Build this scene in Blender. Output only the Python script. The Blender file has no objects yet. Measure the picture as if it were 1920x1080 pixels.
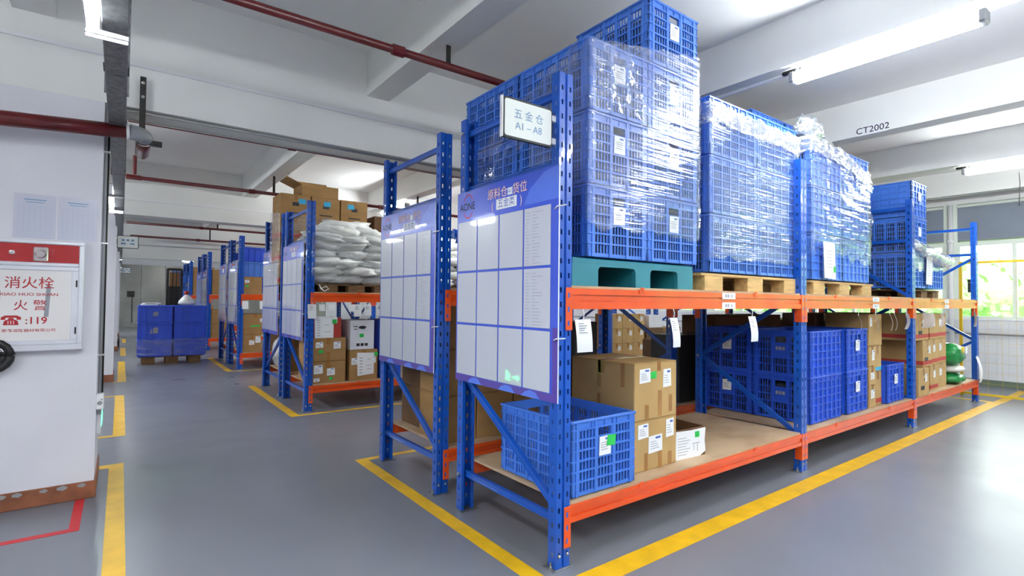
import bpy, math, random
from mathutils import Vector, Matrix, noise
random.seed(7)
S = bpy.context.scene
COL = S.collection
R = math.radians

# ------------------------------------------------------------------ camera
PITCH, YAW, ROLL = R(1.3898), R(36.7711), R(0.5977)
fw = Vector((math.sin(YAW)*math.cos(PITCH), math.cos(YAW)*math.cos(PITCH), math.sin(PITCH)))
rt = Vector((math.cos(YAW), -math.sin(YAW), 0)); up = rt.cross(fw)
r2 = rt*math.cos(ROLL)+up*math.sin(ROLL); u2 = up*math.cos(ROLL)-rt*math.sin(ROLL)
cd = bpy.data.cameras.new('camera'); cam = bpy.data.objects.new('camera', cd); COL.objects.link(cam)
cd.sensor_width = 36; cd.lens = 981.158/1920*36; cd.clip_start = .05; cd.clip_end = 300
cam.matrix_world = Matrix(((r2.x, u2.x, -fw.x, -1.9703), (r2.y, u2.y, -fw.y, -2.2027), (r2.z, u2.z, -fw.z, 1.5), (0, 0, 0, 1)))
S.camera = cam

# ------------------------------------------------------------------ world, exposure
LAMP, SKYV, EXPO = 38.0, 4.0, 1.48
S.view_settings.view_transform = 'Standard'; S.view_settings.look = 'None'
S.view_settings.gamma = 1; S.view_settings.use_curve_mapping = False; S.view_settings.exposure = EXPO
w = bpy.data.worlds.new('overcast_sky'); S.world = w; w.use_nodes = True
bg = w.node_tree.nodes['Background']; bg.inputs[0].default_value = (.90, 1.0, .93, 1); bg.inputs[1].default_value = SKYV
S.cycles.use_denoising = True; S.cycles.max_bounces = 10; S.cycles.transparent_max_bounces = 24
S.cycles.diffuse_bounces = 5; S.cycles.glossy_bounces = 4; S.cycles.sample_clamp_indirect = 6

# ------------------------------------------------------------------ materials
def lin(c):
    c = c/255
    return c/12.92 if c <= .04045 else ((c+.055)/1.055)**2.4
def rgb(c): return (lin(c[0]), lin(c[1]), lin(c[2]), 1)
def M(name, c, rough=.5, metal=0, var=0, vs=6, bump=0, bs=60, coat=0, stretch=None, c2=None, spec=.5):
    m = bpy.data.materials.new(name); m.use_nodes = True
    nt = m.node_tree; b = nt.nodes['Principled BSDF']
    b.inputs['Base Color'].default_value = rgb(c); b.inputs['Roughness'].default_value = rough
    b.inputs['Metallic'].default_value = metal; b.inputs['Coat Weight'].default_value = coat
    b.inputs['Coat Roughness'].default_value = .035; b.inputs['Specular IOR Level'].default_value = spec
    if var or bump:
        tc = nt.nodes.new('ShaderNodeTexCoord'); mp = nt.nodes.new('ShaderNodeMapping')
        nt.links.new(tc.outputs['Object'], mp.inputs[0])
        if stretch: mp.inputs['Scale'].default_value = stretch
    if var:
        n = nt.nodes.new('ShaderNodeTexNoise'); n.inputs['Scale'].default_value = vs; n.inputs['Detail'].default_value = 6
        nt.links.new(mp.outputs[0], n.inputs['Vector'])
        rp = nt.nodes.new('ShaderNodeValToRGB')
        a = rgb(c); d = rgb(c2) if c2 else tuple(max(0, x*(1-var)) for x in a[:3])+(1,)
        e = a if c2 else tuple(min(1, x*(1+var*.6)) for x in a[:3])+(1,)
        rp.color_ramp.elements[0].color = d; rp.color_ramp.elements[1].color = e
        rp.color_ramp.elements[0].position = .35; rp.color_ramp.elements[1].position = .65
        nt.links.new(n.outputs[0], rp.inputs[0]); nt.links.new(rp.outputs[0], b.inputs['Base Color'])
    if bump:
        n2 = nt.nodes.new('ShaderNodeTexNoise'); n2.inputs['Scale'].default_value = bs; n2.inputs['Detail'].default_value = 4
        nt.links.new(mp.outputs[0], n2.inputs['Vector'])
        bp = nt.nodes.new('ShaderNodeBump'); bp.inputs['Strength'].default_value = bump; bp.inputs['Distance'].default_value = .01
        nt.links.new(n2.outputs[0], bp.inputs['Height']); nt.links.new(bp.outputs[0], b.inputs['Normal'])
    return m
def EM(name, c, s):
    m = bpy.data.materials.new(name); m.use_nodes = True; nt = m.node_tree
    e = nt.nodes.new('ShaderNodeEmission'); e.inputs[0].default_value = rgb(c); e.inputs[1].default_value = s
    nt.links.new(e.outputs[0], nt.nodes['Material Output'].inputs[0]); nt.nodes.remove(nt.nodes['Principled BSDF'])
    return m
def FILM(name, haze, lo, hi, scale, bstr, rough=.1, rot=(4, 5)):
    """clear stretch film: see-through, milky in creased bands, glossy with drawn-out wrinkles"""
    m = bpy.data.materials.new(name); m.use_nodes = True; nt = m.node_tree; N = nt.nodes; L = nt.links
    N.remove(N['Principled BSDF'])
    tr = N.new('ShaderNodeBsdfTransparent'); tr.inputs[0].default_value = (.97, .98, .99, 1)
    gl = N.new('ShaderNodeBsdfGlossy'); gl.inputs['Roughness'].default_value = rough
    df = N.new('ShaderNodeBsdfDiffuse'); df.inputs[0].default_value = (.86, .9, .93, 1)
    tc = N.new('ShaderNodeTexCoord'); mp = N.new('ShaderNodeMapping'); mp.inputs['Scale'].default_value = scale
    mp.inputs['Rotation'].default_value = (R(rot[0]), R(rot[1]), 0)
    L.new(tc.outputs['Object'], mp.inputs[0])
    n = N.new('ShaderNodeTexNoise'); n.inputs['Scale'].default_value = 1; n.inputs['Detail'].default_value = 2; n.inputs['Distortion'].default_value = .8
    L.new(mp.outputs[0], n.inputs['Vector'])
    bp = N.new('ShaderNodeBump'); bp.inputs['Strength'].default_value = bstr; bp.inputs['Distance'].default_value = .02
    L.new(n.outputs[0], bp.inputs['Height']); L.new(bp.outputs[0], gl.inputs['Normal'])
    rp = N.new('ShaderNodeMapRange'); rp.inputs[1].default_value = .5; rp.inputs[2].default_value = .75
    rp.inputs[3].default_value = haze*.2; rp.inputs[4].default_value = haze*1.9
    L.new(n.outputs[0], rp.inputs[0])
    m1 = N.new('ShaderNodeMixShader'); L.new(rp.outputs[0], m1.inputs[0]); L.new(tr.outputs[0], m1.inputs[1]); L.new(df.outputs[0], m1.inputs[2])
    lw = N.new('ShaderNodeLayerWeight'); lw.inputs[0].default_value = .35; L.new(bp.outputs[0], lw.inputs['Normal'])
    mr = N.new('ShaderNodeMapRange'); mr.inputs[3].default_value = lo; mr.inputs[4].default_value = hi
    L.new(lw.outputs['Facing'], mr.inputs[0])
    m2 = N.new('ShaderNodeMixShader'); L.new(mr.outputs[0], m2.inputs[0]); L.new(m1.outputs[0], m2.inputs[1]); L.new(gl.outputs[0], m2.inputs[2])
    L.new(m2.outputs[0], N['Material Output'].inputs[0])
    return m

K = dict(
 wall=M('wall_paint', (226, 225, 232), .75, var=.05, vs=1.3, bump=.05, bs=40),
 ceil=M('ceiling_paint', (238, 238, 236), .8, var=.04, vs=.8, bump=.04, bs=30),
 beamp=M('beam_paint', (236, 236, 233), .7, var=.04, vs=1.0, bump=.05, bs=25),
 blue=M('rack_blue', (10, 82, 184), .32, var=.1, vs=9, coat=.35),
 orange=M('beam_orange', (230, 82, 18), .34, var=.08, vs=5, coat=.3),
 steel=M('zinc_bolt', (190, 190, 185), .3, 1),
 galv=M('galvanised_tray', (128, 130, 132), .45, .7, var=.35, vs=25, bump=.1, bs=60),
 ply=M('plywood', (190, 164, 132), .6, var=.2, vs=2.5, bump=.04, bs=50, stretch=(1, 1.6, 1.6), c2=(166, 138, 108)),
 plyedge=M('plywood_edge', (205, 175, 135), .7, var=.3, vs=8, stretch=(1, 1, 60)),
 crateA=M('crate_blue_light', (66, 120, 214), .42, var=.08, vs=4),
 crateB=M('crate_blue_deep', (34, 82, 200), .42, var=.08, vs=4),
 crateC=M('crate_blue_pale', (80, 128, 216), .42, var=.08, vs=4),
 bin=M('bin_blue', (44, 84, 214), .38, var=.12, vs=3),
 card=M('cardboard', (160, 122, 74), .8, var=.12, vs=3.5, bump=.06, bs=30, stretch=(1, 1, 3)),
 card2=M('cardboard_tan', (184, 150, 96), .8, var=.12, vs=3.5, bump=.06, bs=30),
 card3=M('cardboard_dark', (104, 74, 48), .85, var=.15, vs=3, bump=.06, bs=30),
 wcard=M('white_carton', (225, 226, 235), .7, var=.05, vs=4),
 tape=M('packing_tape', (158, 112, 62), .2, var=.12, vs=12),
 ctape=M('clear_tape', (205, 180, 140), .15),
 paper=M('paper_white', (242, 243, 246), .6),
 paper2=M('paper_bluish', (206, 207, 222), .25, coat=.6),
 ink=M('ink_black', (38, 38, 44), .6), inkg=M('ink_grey', (150, 152, 162), .6),
 inkb=M('ink_blue', (110, 150, 190), .6), inkblue=M('label_blue', (64, 98, 176), .6),
 red=M('print_red', (178, 30, 38), .5), maroon=M('pipe_red', (98, 17, 21), .35, var=.25, vs=7, coat=.2),
 rstripe=M('carton_red_band', (176, 58, 50), .7), green=M('sticker_green', (38, 190, 80), .5),
 cyan=M('sticker_cyan', (48, 172, 218), .5),
 yellow=M('line_yellow', (222, 174, 24), .45, var=.14, vs=6, bump=.05, bs=30),
 lred=M('line_red', (200, 40, 48), .45, var=.1, vs=8),
 fill=M('crate_dark_filler', (70, 76, 84), .6, var=.5, vs=18),
 teal=M('pallet_teal', (30, 122, 140), .45, var=.1, vs=4),
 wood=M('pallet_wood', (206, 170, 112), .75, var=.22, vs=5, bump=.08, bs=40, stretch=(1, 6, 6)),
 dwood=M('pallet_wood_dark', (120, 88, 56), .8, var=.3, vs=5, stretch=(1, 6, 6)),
 sack=M('sack_white', (226, 226, 222), .3, var=.06, vs=6, bump=.6, bs=11),
 boardb=M('board_blue', (52, 84, 208), .28, coat=.5), boardv=M('board_violet', (84, 58, 160), .28, coat=.5),
 boardl=M('board_blue_light', (84, 118, 226), .28, coat=.5),
 pocket=M('plastic_pocket', (196, 199, 212), .3, coat=1, bump=.03, bs=4),
 white=M('white_plastic', (238, 238, 240), .4), signw=M('sign_white', (236, 240, 236), .4),
 black=M('black_rubber', (26, 26, 28), .5), dark=M('dark_steel', (60, 58, 56), .4, .6, var=.2, vs=10),
 alum=M('aluminium', (232, 233, 240), .28, .45, var=.05, vs=3),
 redpanel=M('red_panel', (176, 26, 30), .18, var=.06, vs=3, coat=.6),
 cream=M('cabinet_glass', (238, 234, 232), .14, coat=.6), chrome=M('chrome', (220, 210, 205), .12, 1),
 brown=M('skirting_brown', (140, 84, 56), .5, var=.25, vs=8), dtile=M('tile_dark', (104, 118, 104), .3),
 tile=M('wall_tile', (226, 228, 232), .2), shade=M('blind_grey', (132, 140, 154), .7, var=.04, vs=3, bump=.1, bs=200),
 wframe=M('window_frame', (232, 240, 228), .35), fyel=M('fence_yellow', (222, 184, 40), .4), grey=M('grey_plastic', (150, 152, 156), .4),
 leaf=M('foliage', (146, 188, 120), .8, var=.2, vs=.8), grass=M('grass_ground', (120, 150, 90), .9, var=.3, vs=1),
 sheet=M('sheet_metal_wall', (160, 160, 154), .32, .55, var=.2, vs=.8, bump=.5, bs=1.2),
 gloss_green=M('bag_green', (40, 160, 80), .25, var=.3, vs=9, c2=(20, 110, 60)), yelp=M('print_yellow', (236, 210, 60), .5),
 tube=EM('lamp_tube', (246, 252, 255), LAMP), tube2=EM('dome_lamp', (250, 255, 255), 24), tube3=EM('trough_tube', (246, 252, 255), LAMP*1.9), exitg=EM('exit_green', (40, 255, 120), 9),
 led=EM('indicator_red', (255, 40, 20), 4),
 film=FILM('stretch_film', .06, .05, .45, (.5, .5, 70), .40, .04), film2=FILM('stretch_film_creased', .06, .042, .42, (1.5, 1.5, 30), .5, .05, rot=(22, 26)),
 film3=FILM('stretch_film_bunched', 1.1, .10, .6, (9, 9, 16), .8, .1), film4=FILM('stretch_film_sacks', .16, .05, .5, (4, 4, 16), .7, .12),
)
# glass: lets the daylight straight through and mirrors a little
gm = bpy.data.materials.new('window_glass'); gm.use_nodes = True; nt = gm.node_tree; nt.nodes.remove(nt.nodes['Principled BSDF'])
a = nt.nodes.new('ShaderNodeBsdfTransparent'); g_ = nt.nodes.new('ShaderNodeBsdfGlossy'); g_.inputs['Roughness'].default_value = .02
fr = nt.nodes.new('ShaderNodeFresnel'); mx = nt.nodes.new('ShaderNodeMixShader')
nt.links.new(fr.outputs[0], mx.inputs[0]); nt.links.new(a.outputs[0], mx.inputs[1]); nt.links.new(g_.outputs[0], mx.inputs[2])
nt.links.new(mx.outputs[0], nt.nodes['Material Output'].inputs[0]); K['glass'] = gm
# floor: grey epoxy with broad mottling, scuffs and uneven gloss
fm = M('floor_epoxy', (120, 123, 132), .3, var=.16, vs=.45, bump=.015, bs=3, c2=(110, 113, 122)); K['floor'] = fm
nt = fm.node_tree; b = nt.nodes['Principled BSDF']
tc = nt.nodes.new('ShaderNodeTexCoord'); n = nt.nodes.new('ShaderNodeTexNoise'); n.inputs['Scale'].default_value = 2.2; n.inputs['Detail'].default_value = 8
nt.links.new(tc.outputs['Object'], n.inputs['Vector'])
mr = nt.nodes.new('ShaderNodeMapRange'); mr.inputs[1].default_value = .2; mr.inputs[2].default_value = .8; mr.inputs[3].default_value = .26; mr.inputs[4].default_value = .36
nt.links.new(n.outputs[0], mr.inputs[0]); nt.links.new(mr.outputs[0], b.inputs['Roughness'])

# ------------------------------------------------------------------ geometry helpers
class MB:
    def __init__(s, T=None): s.v = []; s.f = []; s.m = []; s.T = T
    def add(s, vs, fs, mi=0, T=None):
        o = len(s.v); t = T or s.T
        s.v += [tuple(t @ Vector(p)) if t else tuple(p) for p in vs]
        s.f += [tuple(i+o for i in f) for f in fs]; s.m += [mi]*len(fs); return s
    def box(s, x0, x1, y0, y1, z0, z1, mi=0, T=None):
        return s.add([(x0, y0, z0), (x1, y0, z0), (x1, y1, z0), (x0, y1, z0), (x0, y0, z1), (x1, y0, z1), (x1, y1, z1), (x0, y1, z1)],
              [(0, 3, 2, 1), (4, 5, 6, 7), (0, 1, 5, 4), (1, 2, 6, 5), (2, 3, 7, 6), (3, 0, 4, 7)], mi, T)
    def cbox(s, x0, x1, y0, y1, z0, z1, c=.006, mi=0, T=None):
        """box with chamfered edges"""
        X, Y, Z = (x0, x1), (y0, y1), (z0, z1); vs = []; ix = {}
        for i in (0, 1):
            for j in (0, 1):
                for k in (0, 1):
                    sx, sy, sz = (c, -c)[i], (c, -c)[j], (c, -c)[k]
                    for a, p in enumerate(((X[i], Y[j]+sy, Z[k]+sz), (X[i]+sx, Y[j], Z[k]+sz), (X[i]+sx, Y[j]+sy, Z[k]))):
                        ix[i, j, k, a] = len(vs); vs.append(p)
        fs = []
        for i in (0, 1):
            q = [ix[i, 0, 0, 0], ix[i, 1, 0, 0], ix[i, 1, 1, 0], ix[i, 0, 1, 0]]; fs.append(tuple(q if i else q[::-1]))
            q = [ix[0, i, 0, 1], ix[0, i, 1, 1], ix[1, i, 1, 1], ix[1, i, 0, 1]]; fs.append(tuple(q if i else q[::-1]))
            q = [ix[0, 0, i, 2], ix[1, 0, i, 2], ix[1, 1, i, 2], ix[0, 1, i, 2]]; fs.append(tuple(q if i else q[::-1]))
        for i in (0, 1):
            for j in (0, 1):
                for ax in range(3):
                    if ax == 2: a = [ix[i, j, 0, 0], ix[i, j, 1, 0], ix[i, j, 1, 1], ix[i, j, 0, 1]]; fl = i ^ j
                    elif ax == 1: a = [ix[i, 0, j, 0], ix[i, 1, j, 0], ix[i, 1, j, 2], ix[i, 0, j, 2]]; fl = 1 ^ i ^ j
                    else: a = [ix[0, i, j, 1], ix[1, i, j, 1], ix[1, i, j, 2], ix[0, i, j, 2]]; fl = i ^ j
                    fs.append(tuple(a if fl else a[::-1]))
                for k in (0, 1):
                    t = [ix[i, j, k, 0], ix[i, j, k, 1], ix[i, j, k, 2]]; fs.append(tuple(t if (i ^ j ^ k) else t[::-1]))
        return s.add(vs, fs, mi, T)
    def tube(s, pts, r, n=10, mi=0, cap=True, T=None):
        pts = [Vector(p) for p in pts]; vs = []; fs = []
        rr = r if isinstance(r, (list, tuple)) else [r]*len(pts)
        d0 = (pts[1]-pts[0]).normalized(); a = d0.orthogonal().normalized()
        for i, p in enumerate(pts):
            d = (pts[min(i+1, len(pts)-1)]-pts[max(i-1, 0)]).normalized()
            a = (a-d*a.dot(d)).normalized(); b = d.cross(a)
            for k in range(n):
                t = 2*math.pi*k/n; vs.append(p+(a*math.cos(t)+b*math.sin(t))*rr[i])
        for i in range(len(pts)-1):
            for k in range(n):
                fs.append((i*n+k, i*n+(k+1) % n, (i+1)*n+(k+1) % n, (i+1)*n+k))
        if cap: fs += [tuple(range(n))[::-1], tuple(range((len(pts)-1)*n, len(pts)*n))]
        return s.add(vs, fs, mi, T)
    def lathe(s, prof, n=16, mi=0, T=None):
        vs = []; fs = []
        for r, z in prof:
            for k in range(n): vs.append((r*math.cos(2*math.pi*k/n), r*math.sin(2*math.pi*k/n), z))
        for i in range(len(prof)-1):
            for k in range(n): fs.append((i*n+k, i*n+(k+1) % n, (i+1)*n+(k+1) % n, (i+1)*n+k))
        fs += [tuple(range(n))[::-1], tuple(range((len(prof)-1)*n, len(prof)*n))]
        return s.add(vs, fs, mi, T)
    def poly(s, pts, d, mi=0, T=None):
        """flat outline in local (u,v) with thickness d along n"""
        k = len(pts); vs = [(p[0], p[1], 0) for p in pts]+[(p[0], p[1], d) for p in pts]
        fs = [tuple(range(k))[::-1], tuple(range(k, 2*k))]+[(i, (i+1) % k, k+(i+1) % k, k+i) for i in range(k)]
        return s.add(vs, fs, mi, T)
    def text(s, st, size, u, v, n=.001, mi=0, T=None, bold=0, align='CENTER', sx=1):
        vs, fs = text_geo(st, bold, align)
        return s.add([(p[0]*size*sx+u, p[1]*size+v, n) for p in vs], fs, mi, T)
    def mesh(s, name, mats, smooth=False):
        me = bpy.data.meshes.new(name); me.from_pydata(s.v, [], s.f)
        for m in mats: me.materials.append(K[m] if isinstance(m, str) else m)
        if len(mats) > 1: me.polygons.foreach_set('material_index', s.m)
        if smooth: me.polygons.foreach_set('use_smooth', [True]*len(s.f))
        me.update(); return me
_tx = {}
def text_geo(st, bold, align):
    k = (st, bold, align)
    if k not in _tx:
        cu = bpy.data.curves.new('t', 'FONT'); cu.body = st; cu.size = 1; cu.align_x = align; cu.align_y = 'CENTER'; cu.offset = bold; cu.resolution_u = 3
        o = bpy.data.objects.new('t', cu); COL.objects.link(o)
        bpy.context.view_layer.update()
        me = bpy.data.meshes.new_from_object(o.evaluated_get(bpy.context.evaluated_depsgraph_get()))
        _tx[k] = ([tuple(v.co) for v in me.vertices], [tuple(p.vertices) for p in me.polygons])
        bpy.data.objects.remove(o); bpy.data.meshes.remove(me); bpy.data.curves.remove(cu)
    return _tx[k]
def FR(o, u, v):
    u = Vector(u); v = Vector(v); n = u.cross(v)
    return Matrix(((u.x, v.x, n.x, o[0]), (u.y, v.y, n.y, o[1]), (u.z, v.z, n.z, o[2]), (0, 0, 0, 1)))
def FRONT(x, y, z): return FR((x, y, z), (1, 0, 0), (0, 0, 1))      # a face towards -Y
def LEFT(x, y, z): return FR((x, y, z), (0, -1, 0), (0, 0, 1))      # a face towards -X
def RIGHT(x, y, z): return FR((x, y, z), (0, 1, 0), (0, 0, 1))      # a face towards +X
def thing(name, label, cat, loc=(0, 0, 0), rz=0, group=None):
    o = bpy.data.objects.new(name, None); COL.objects.link(o); o.empty_display_size = .1
    o.location = loc; o.rotation_euler = (0, 0, rz); o['label'] = label; o['category'] = cat
    if group: o['group'] = group
    return o
def put(name, me, parent=None, loc=(0, 0, 0), rz=0, label=None):
    o = bpy.data.objects.new(name, me); COL.objects.link(o); o.location = loc; o.rotation_euler = (0, 0, rz)
    if parent: o.parent = parent
    if label: o['label'] = label
    return o
def part(mb, name, mats, parent, smooth=False, label=None):
    return put(name, mb.mesh(name, mats if isinstance(mats, list) else [mats], smooth), parent, label=label)
def struct(mb, name, mats, parent=None, smooth=False):
    o = part(mb, name, mats, parent, smooth)
    if not parent: o['kind'] = 'structure'
    return o
def solo(mb, name, mats, label, cat, group=None, smooth=False, loc=(0, 0, 0), rz=0):
    o = part(mb, name, mats, None, smooth); o['label'] = label; o['category'] = cat; o.location = loc; o.rotation_euler = (0, 0, rz)
    if group: o['group'] = group
    return o
def bevel(o, wd=.004, seg=2):
    m = o.modifiers.new('bevel', 'BEVEL'); m.width = wd; m.segments = seg; m.limit_method = 'ANGLE'; return o

# ------------------------------------------------------------------ room shell
ZC, ZB, ZM = 3.96, 3.53, 2.98           # slab, secondary beams, main beams
XL, XR, YN, YF = -8.0, 11.05, -8.0, 30.0
struct(MB().box(XL-.2, XR+.2, YN-.2, YF+.2, -.15, 0), 'floor', ['floor'])
struct(MB().box(XL-.2, XR+.2, YN-.2, YF+.2, ZC, ZC+.15), 'ceiling', ['ceil'])
struct(MB().box(XL-.2, XL, YN, YF, 0, ZC), 'wall_left', ['wall'])
struct(MB().box(XL, XR, YN-.2, YN, 0, ZC), 'wall_behind_camera', ['wall'])
wf = MB().box(XL, XR, YF, YF+.2, 0, ZC)
fw_ = struct(wf, 'wall_far', ['wall'])
for k in range(11):
    x0 = -3.2+k*1.02
    part(MB().cbox(x0, x0+1.0, YF-.03, YF-.002, .02, 3.1, .006), 'sheet_panel', 'sheet', fw_)
part(MB().tube([(-1.5, YF-.05, .2), (-1.52, YF-.06, 1.2), (-1.5, YF-.05, 1.75)], .02, 6), 'hanging_cable', 'dark', fw_)
part(MB().cbox(-1.72, -1.42, YF-.12, YF-.03, 1.5, 1.78, .01), 'control_box', 'dark', fw_)
n_ = 1
mains = [-3.72, 2.83, 9.42, 15.95, 22.5]
for k, y in enumerate(mains):
    b_ = MB().box(XL, XR, y, y+.40, ZM, ZC)
    o = struct(b_, f'trim_{n_}', ['beamp']); o['label'] = 'white concrete main ceiling beam'; n_ += 1
    if k == 1:
        part(MB().box(-1.96, XR, y-.018, y, 3.305, 3.33), 'cable_trunking', 'white', o)
        part(MB().box(-8, -2.0, y-.018, y, 3.33, 3.355), 'cable_trunking', 'white', o)
        part(MB().tube([(-1.955, y-.009, 3.31), (-1.975, y-.009, 3.29), (-1.98, y-.009, 3.05)], .008, 6), 'cable_trunking', 'white', o)
        part(MB().tube([(-2.0, y+.03, ZM-.02), (XR, y+.03, ZM-.02)], .014, 8), 'conduit_pipe', 'steel', o)
        part(MB().tube([(-2.0, y+.30, ZM-.02), (XR, y+.30, ZM-.02)], .008, 8), 'conduit_pipe', 'steel', o)
    if k == 2:
        part(MB().box(-1.96, 6, y-.018, y, 3.24, 3.27), 'cable_trunking', 'white', o)
for x in (-5.21, -2.63, -.05, 2.54, 5.12, 7.70, 10.28):
    for j in range(len(mains)):
        ya = mains[j]+.40; yb = mains[j+1] if j+1 < len(mains) else YF
        o = struct(MB().box(x, x+.24, ya, yb, ZB, ZC), f'trim_{n_}', ['beamp']); o['label'] = 'white secondary ceiling beam'; n_ += 1
    o = struct(MB().box(x, x+.24, YN, mains[0], ZB, ZC), f'trim_{n_}', ['beamp']); n_ += 1
# beam marking
p = thing('beam_sign', 'small printed plate reading CT2002 on the white ceiling beam', 'sign', (5.12, .18, 3.58))
part(MB(LEFT(0, 0, 0)).box(-.15, .15, -.055, .055, 0, .004), 'plate', 'white', p)
part(MB(LEFT(-.005, 0, 0)).text('CT2002', .105, 0, 0, .001, bold=.005), 'lettering', 'ink', p)

# columns with skirting
def column(x1, y, d=.77, wdt=.80, k=1):
    o = struct(MB().box(x1-wdt, x1, y, y+d, 0, ZM-.0005).box(x1-wdt, x1, y+.4005, y+d, ZM-.0005, ZC), f'wall_column_{k}', ['wall'])
    s = MB().cbox(x1-wdt-.012, x1+.012, y-.012, y+d+.012, 0, .125, .004)
    part(s, 'skirting', 'brown', o)
    m = MB(FRONT(0, y-.0125, 0))
    for (u, r) in ((-2.17, .02), (-2.28, .024), (-2.38, .018), (-2.52, .022), (-2.6, .02)):
        if k == 1: m.poly([(u+x1+2.1+r*1.3*math.cos(t*.7), .105+r*.7*math.sin(t*.7)-.004*(t % 2)) for t in range(9)], .0006)
    if k == 1: part(m, 'paint_smear', 'grey', o, label='grey paint smears on the brown skirting')
    return o
c1 = column(-2.10, 2.83, k=1); column(-2.05, 9.42, k=2); column(-2.02, 15.95, k=3); column(-2.0, 22.5, k=4)

# window wall on the right
wr = MB().box(XR, XR+.2, YN, YF, 0, 1.24)
ow = struct(wr, 'wall_right', ['wall'])
struct(MB().box(XR, XR+.2, YN, YF, 3.46, ZC), 'trim_lintel', ['beamp'])
part(MB().box(XR-.02, XR+.2, YN, YF, 1.225, 1.25), 'window_sill', 'white', ow)
part(MB().tube([(XR-.02, YN, .965), (XR-.02, YF, .965)], .014, 6), 'conduit_pipe', 'grey', ow)
bands = MB().box(XR-.012, XR, YN, YF, 0, .115); part(bands, 'base_tile_band', 'dtile', ow)
tl = MB()
for i in range(40):
    for j in range(7):
        y0 = -3.6+i*.165; tl.cbox(XR-.006, XR-.0005, y0, y0+.162, .118+j*.158, .118+j*.158+.155, .0015)
part(tl, 'wall_tile', 'tile', ow)['kind'] = 'stuff'
PIT = 2.62; k = 1
for i in range(-3, 12):
    y1 = .74+i*PIT; y0 = y1-PIT+.22
    if y1 > YF: break
    f = MB()
    f.box(XR-.01, XR+.07, y0, y1, 1.25, 1.30).box(XR-.01, XR+.07, y0, y1, 2.64, 2.72)
    ym = [y0, y0+(y1-y0)*.333, y0+(y1-y0)*.667, y1]
    for j, yy in enumerate(ym):
        a_ = .03; f.box(XR-.01, XR+.07, max(y0, yy-a_), min(y1, yy+a_), 1.30, 2.64)
    fo = struct(f, f'window_{k}', ['wframe'])
    for j in range(3): part(MB().box(XR+.03, XR+.036, ym[j]+.03, ym[j+1]-.03, 1.30, 2.64), 'pane', 'glass', fo)
    part(MB().box(XR-.01, XR+.2, y1, y1+.22, 1.25, 3.46), 'pier', 'wframe', fo)
    part(MB().box(XR+.1, XR+.2, y0, y1, 2.72, 3.46), 'wall_panel', 'wframe', fo)
    bl = thing('roller_blind', ['grey roller blind far out of frame to the right', 'grey roller blind just out of frame to the right', 'grey roller blind at the right edge of the photo, above the end post', 'grey roller blind left of the white downpipe, behind the blue crates'][i+3] if i < 1 else f'grey roller blind hidden behind the racks, number {["two", "three", "four", "five", "six", "seven", "eight", "nine", "ten", "eleven", "twelve"][i-1]} left of the white downpipe', 'blind', (XR-.02, (y0+y1)/2, 2.75), 0, 'grey roller blinds')
    h_ = (y1-y0)/2-.0
    part(MB().box(-.006, .0, -h_, h_, 0, .66), 'fabric', 'shade', bl)
    part(MB().tube([(.0, -h_, .67), (.0, h_, .67)], .03, 10), 'roller_tube', 'wframe', bl)
    part(MB().tube([(-.003, -h_, 0), (-.003, h_, 0)], .011, 8), 'bottom_bar', 'grey', bl)
    k += 1
solo(MB().tube([(XR-.06, .84, .02), (XR-.06, .84, 3.45)], .042, 12).tube([(XR-.06, .84, 2.70), (XR-.06, .84, 2.78)], .055, 12), 'downpipe', ['white'],
     'white vertical downpipe between the grey blinds of the window wall', 'pipe', smooth=True)
solo(MB().cbox(XR-.03, XR-.012, .55, .60, 1.75, 2.0, .004), 'window_handle_plate', ['dark'], 'dark narrow plate on the window frame beside the downpipe', 'plate')
# outside
struct(MB().box(XR+.3, 60, -40, 60, -.6, -.5), 'ground_outside', ['grass'])
hd = MB(); rnd = random.Random(3)
for i in range(9000):
    y = rnd.uniform(-14, 34); x = 17+rnd.gauss(0, 1.0); z = -.5+3.3*rnd.random()**.8
    a = rnd.uniform(0, 6.28); t = rnd.uniform(-.9, .9); s_ = rnd.uniform(.10, .2)
    u = Vector((math.cos(a), math.sin(a), t)).normalized()*s_; v = u.orthogonal().normalized()*s_*.6; c = Vector((x, y, z))
    hd.add([c-u, c+v, c+u, c-v], [(0, 1, 2, 3)])
vs = []; ny, nz = 70, 10
for i in range(ny+1):
    for j in range(nz+1):
        y = -16+52*i/ny; z = -.5+3.6*j/nz; vs.append((17.6+.8*noise.noise((y*.6, z*.8, 2))+.5*max(0, z-1.4), y, z+.5*noise.noise((y*.5, 0, 7))*(j/nz)))
hd.add(vs, [(i*(nz+1)+j, i*(nz+1)+j+1, (i+1)*(nz+1)+j+1, (i+1)*(nz+1)+j) for i in range(ny) for j in range(nz)])
o = part(hd, 'hedge', 'leaf', None); o['kind'] = 'stuff'; o['label'] = 'pale green sunlit foliage outside the windows'; o['category'] = 'hedge'

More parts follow.
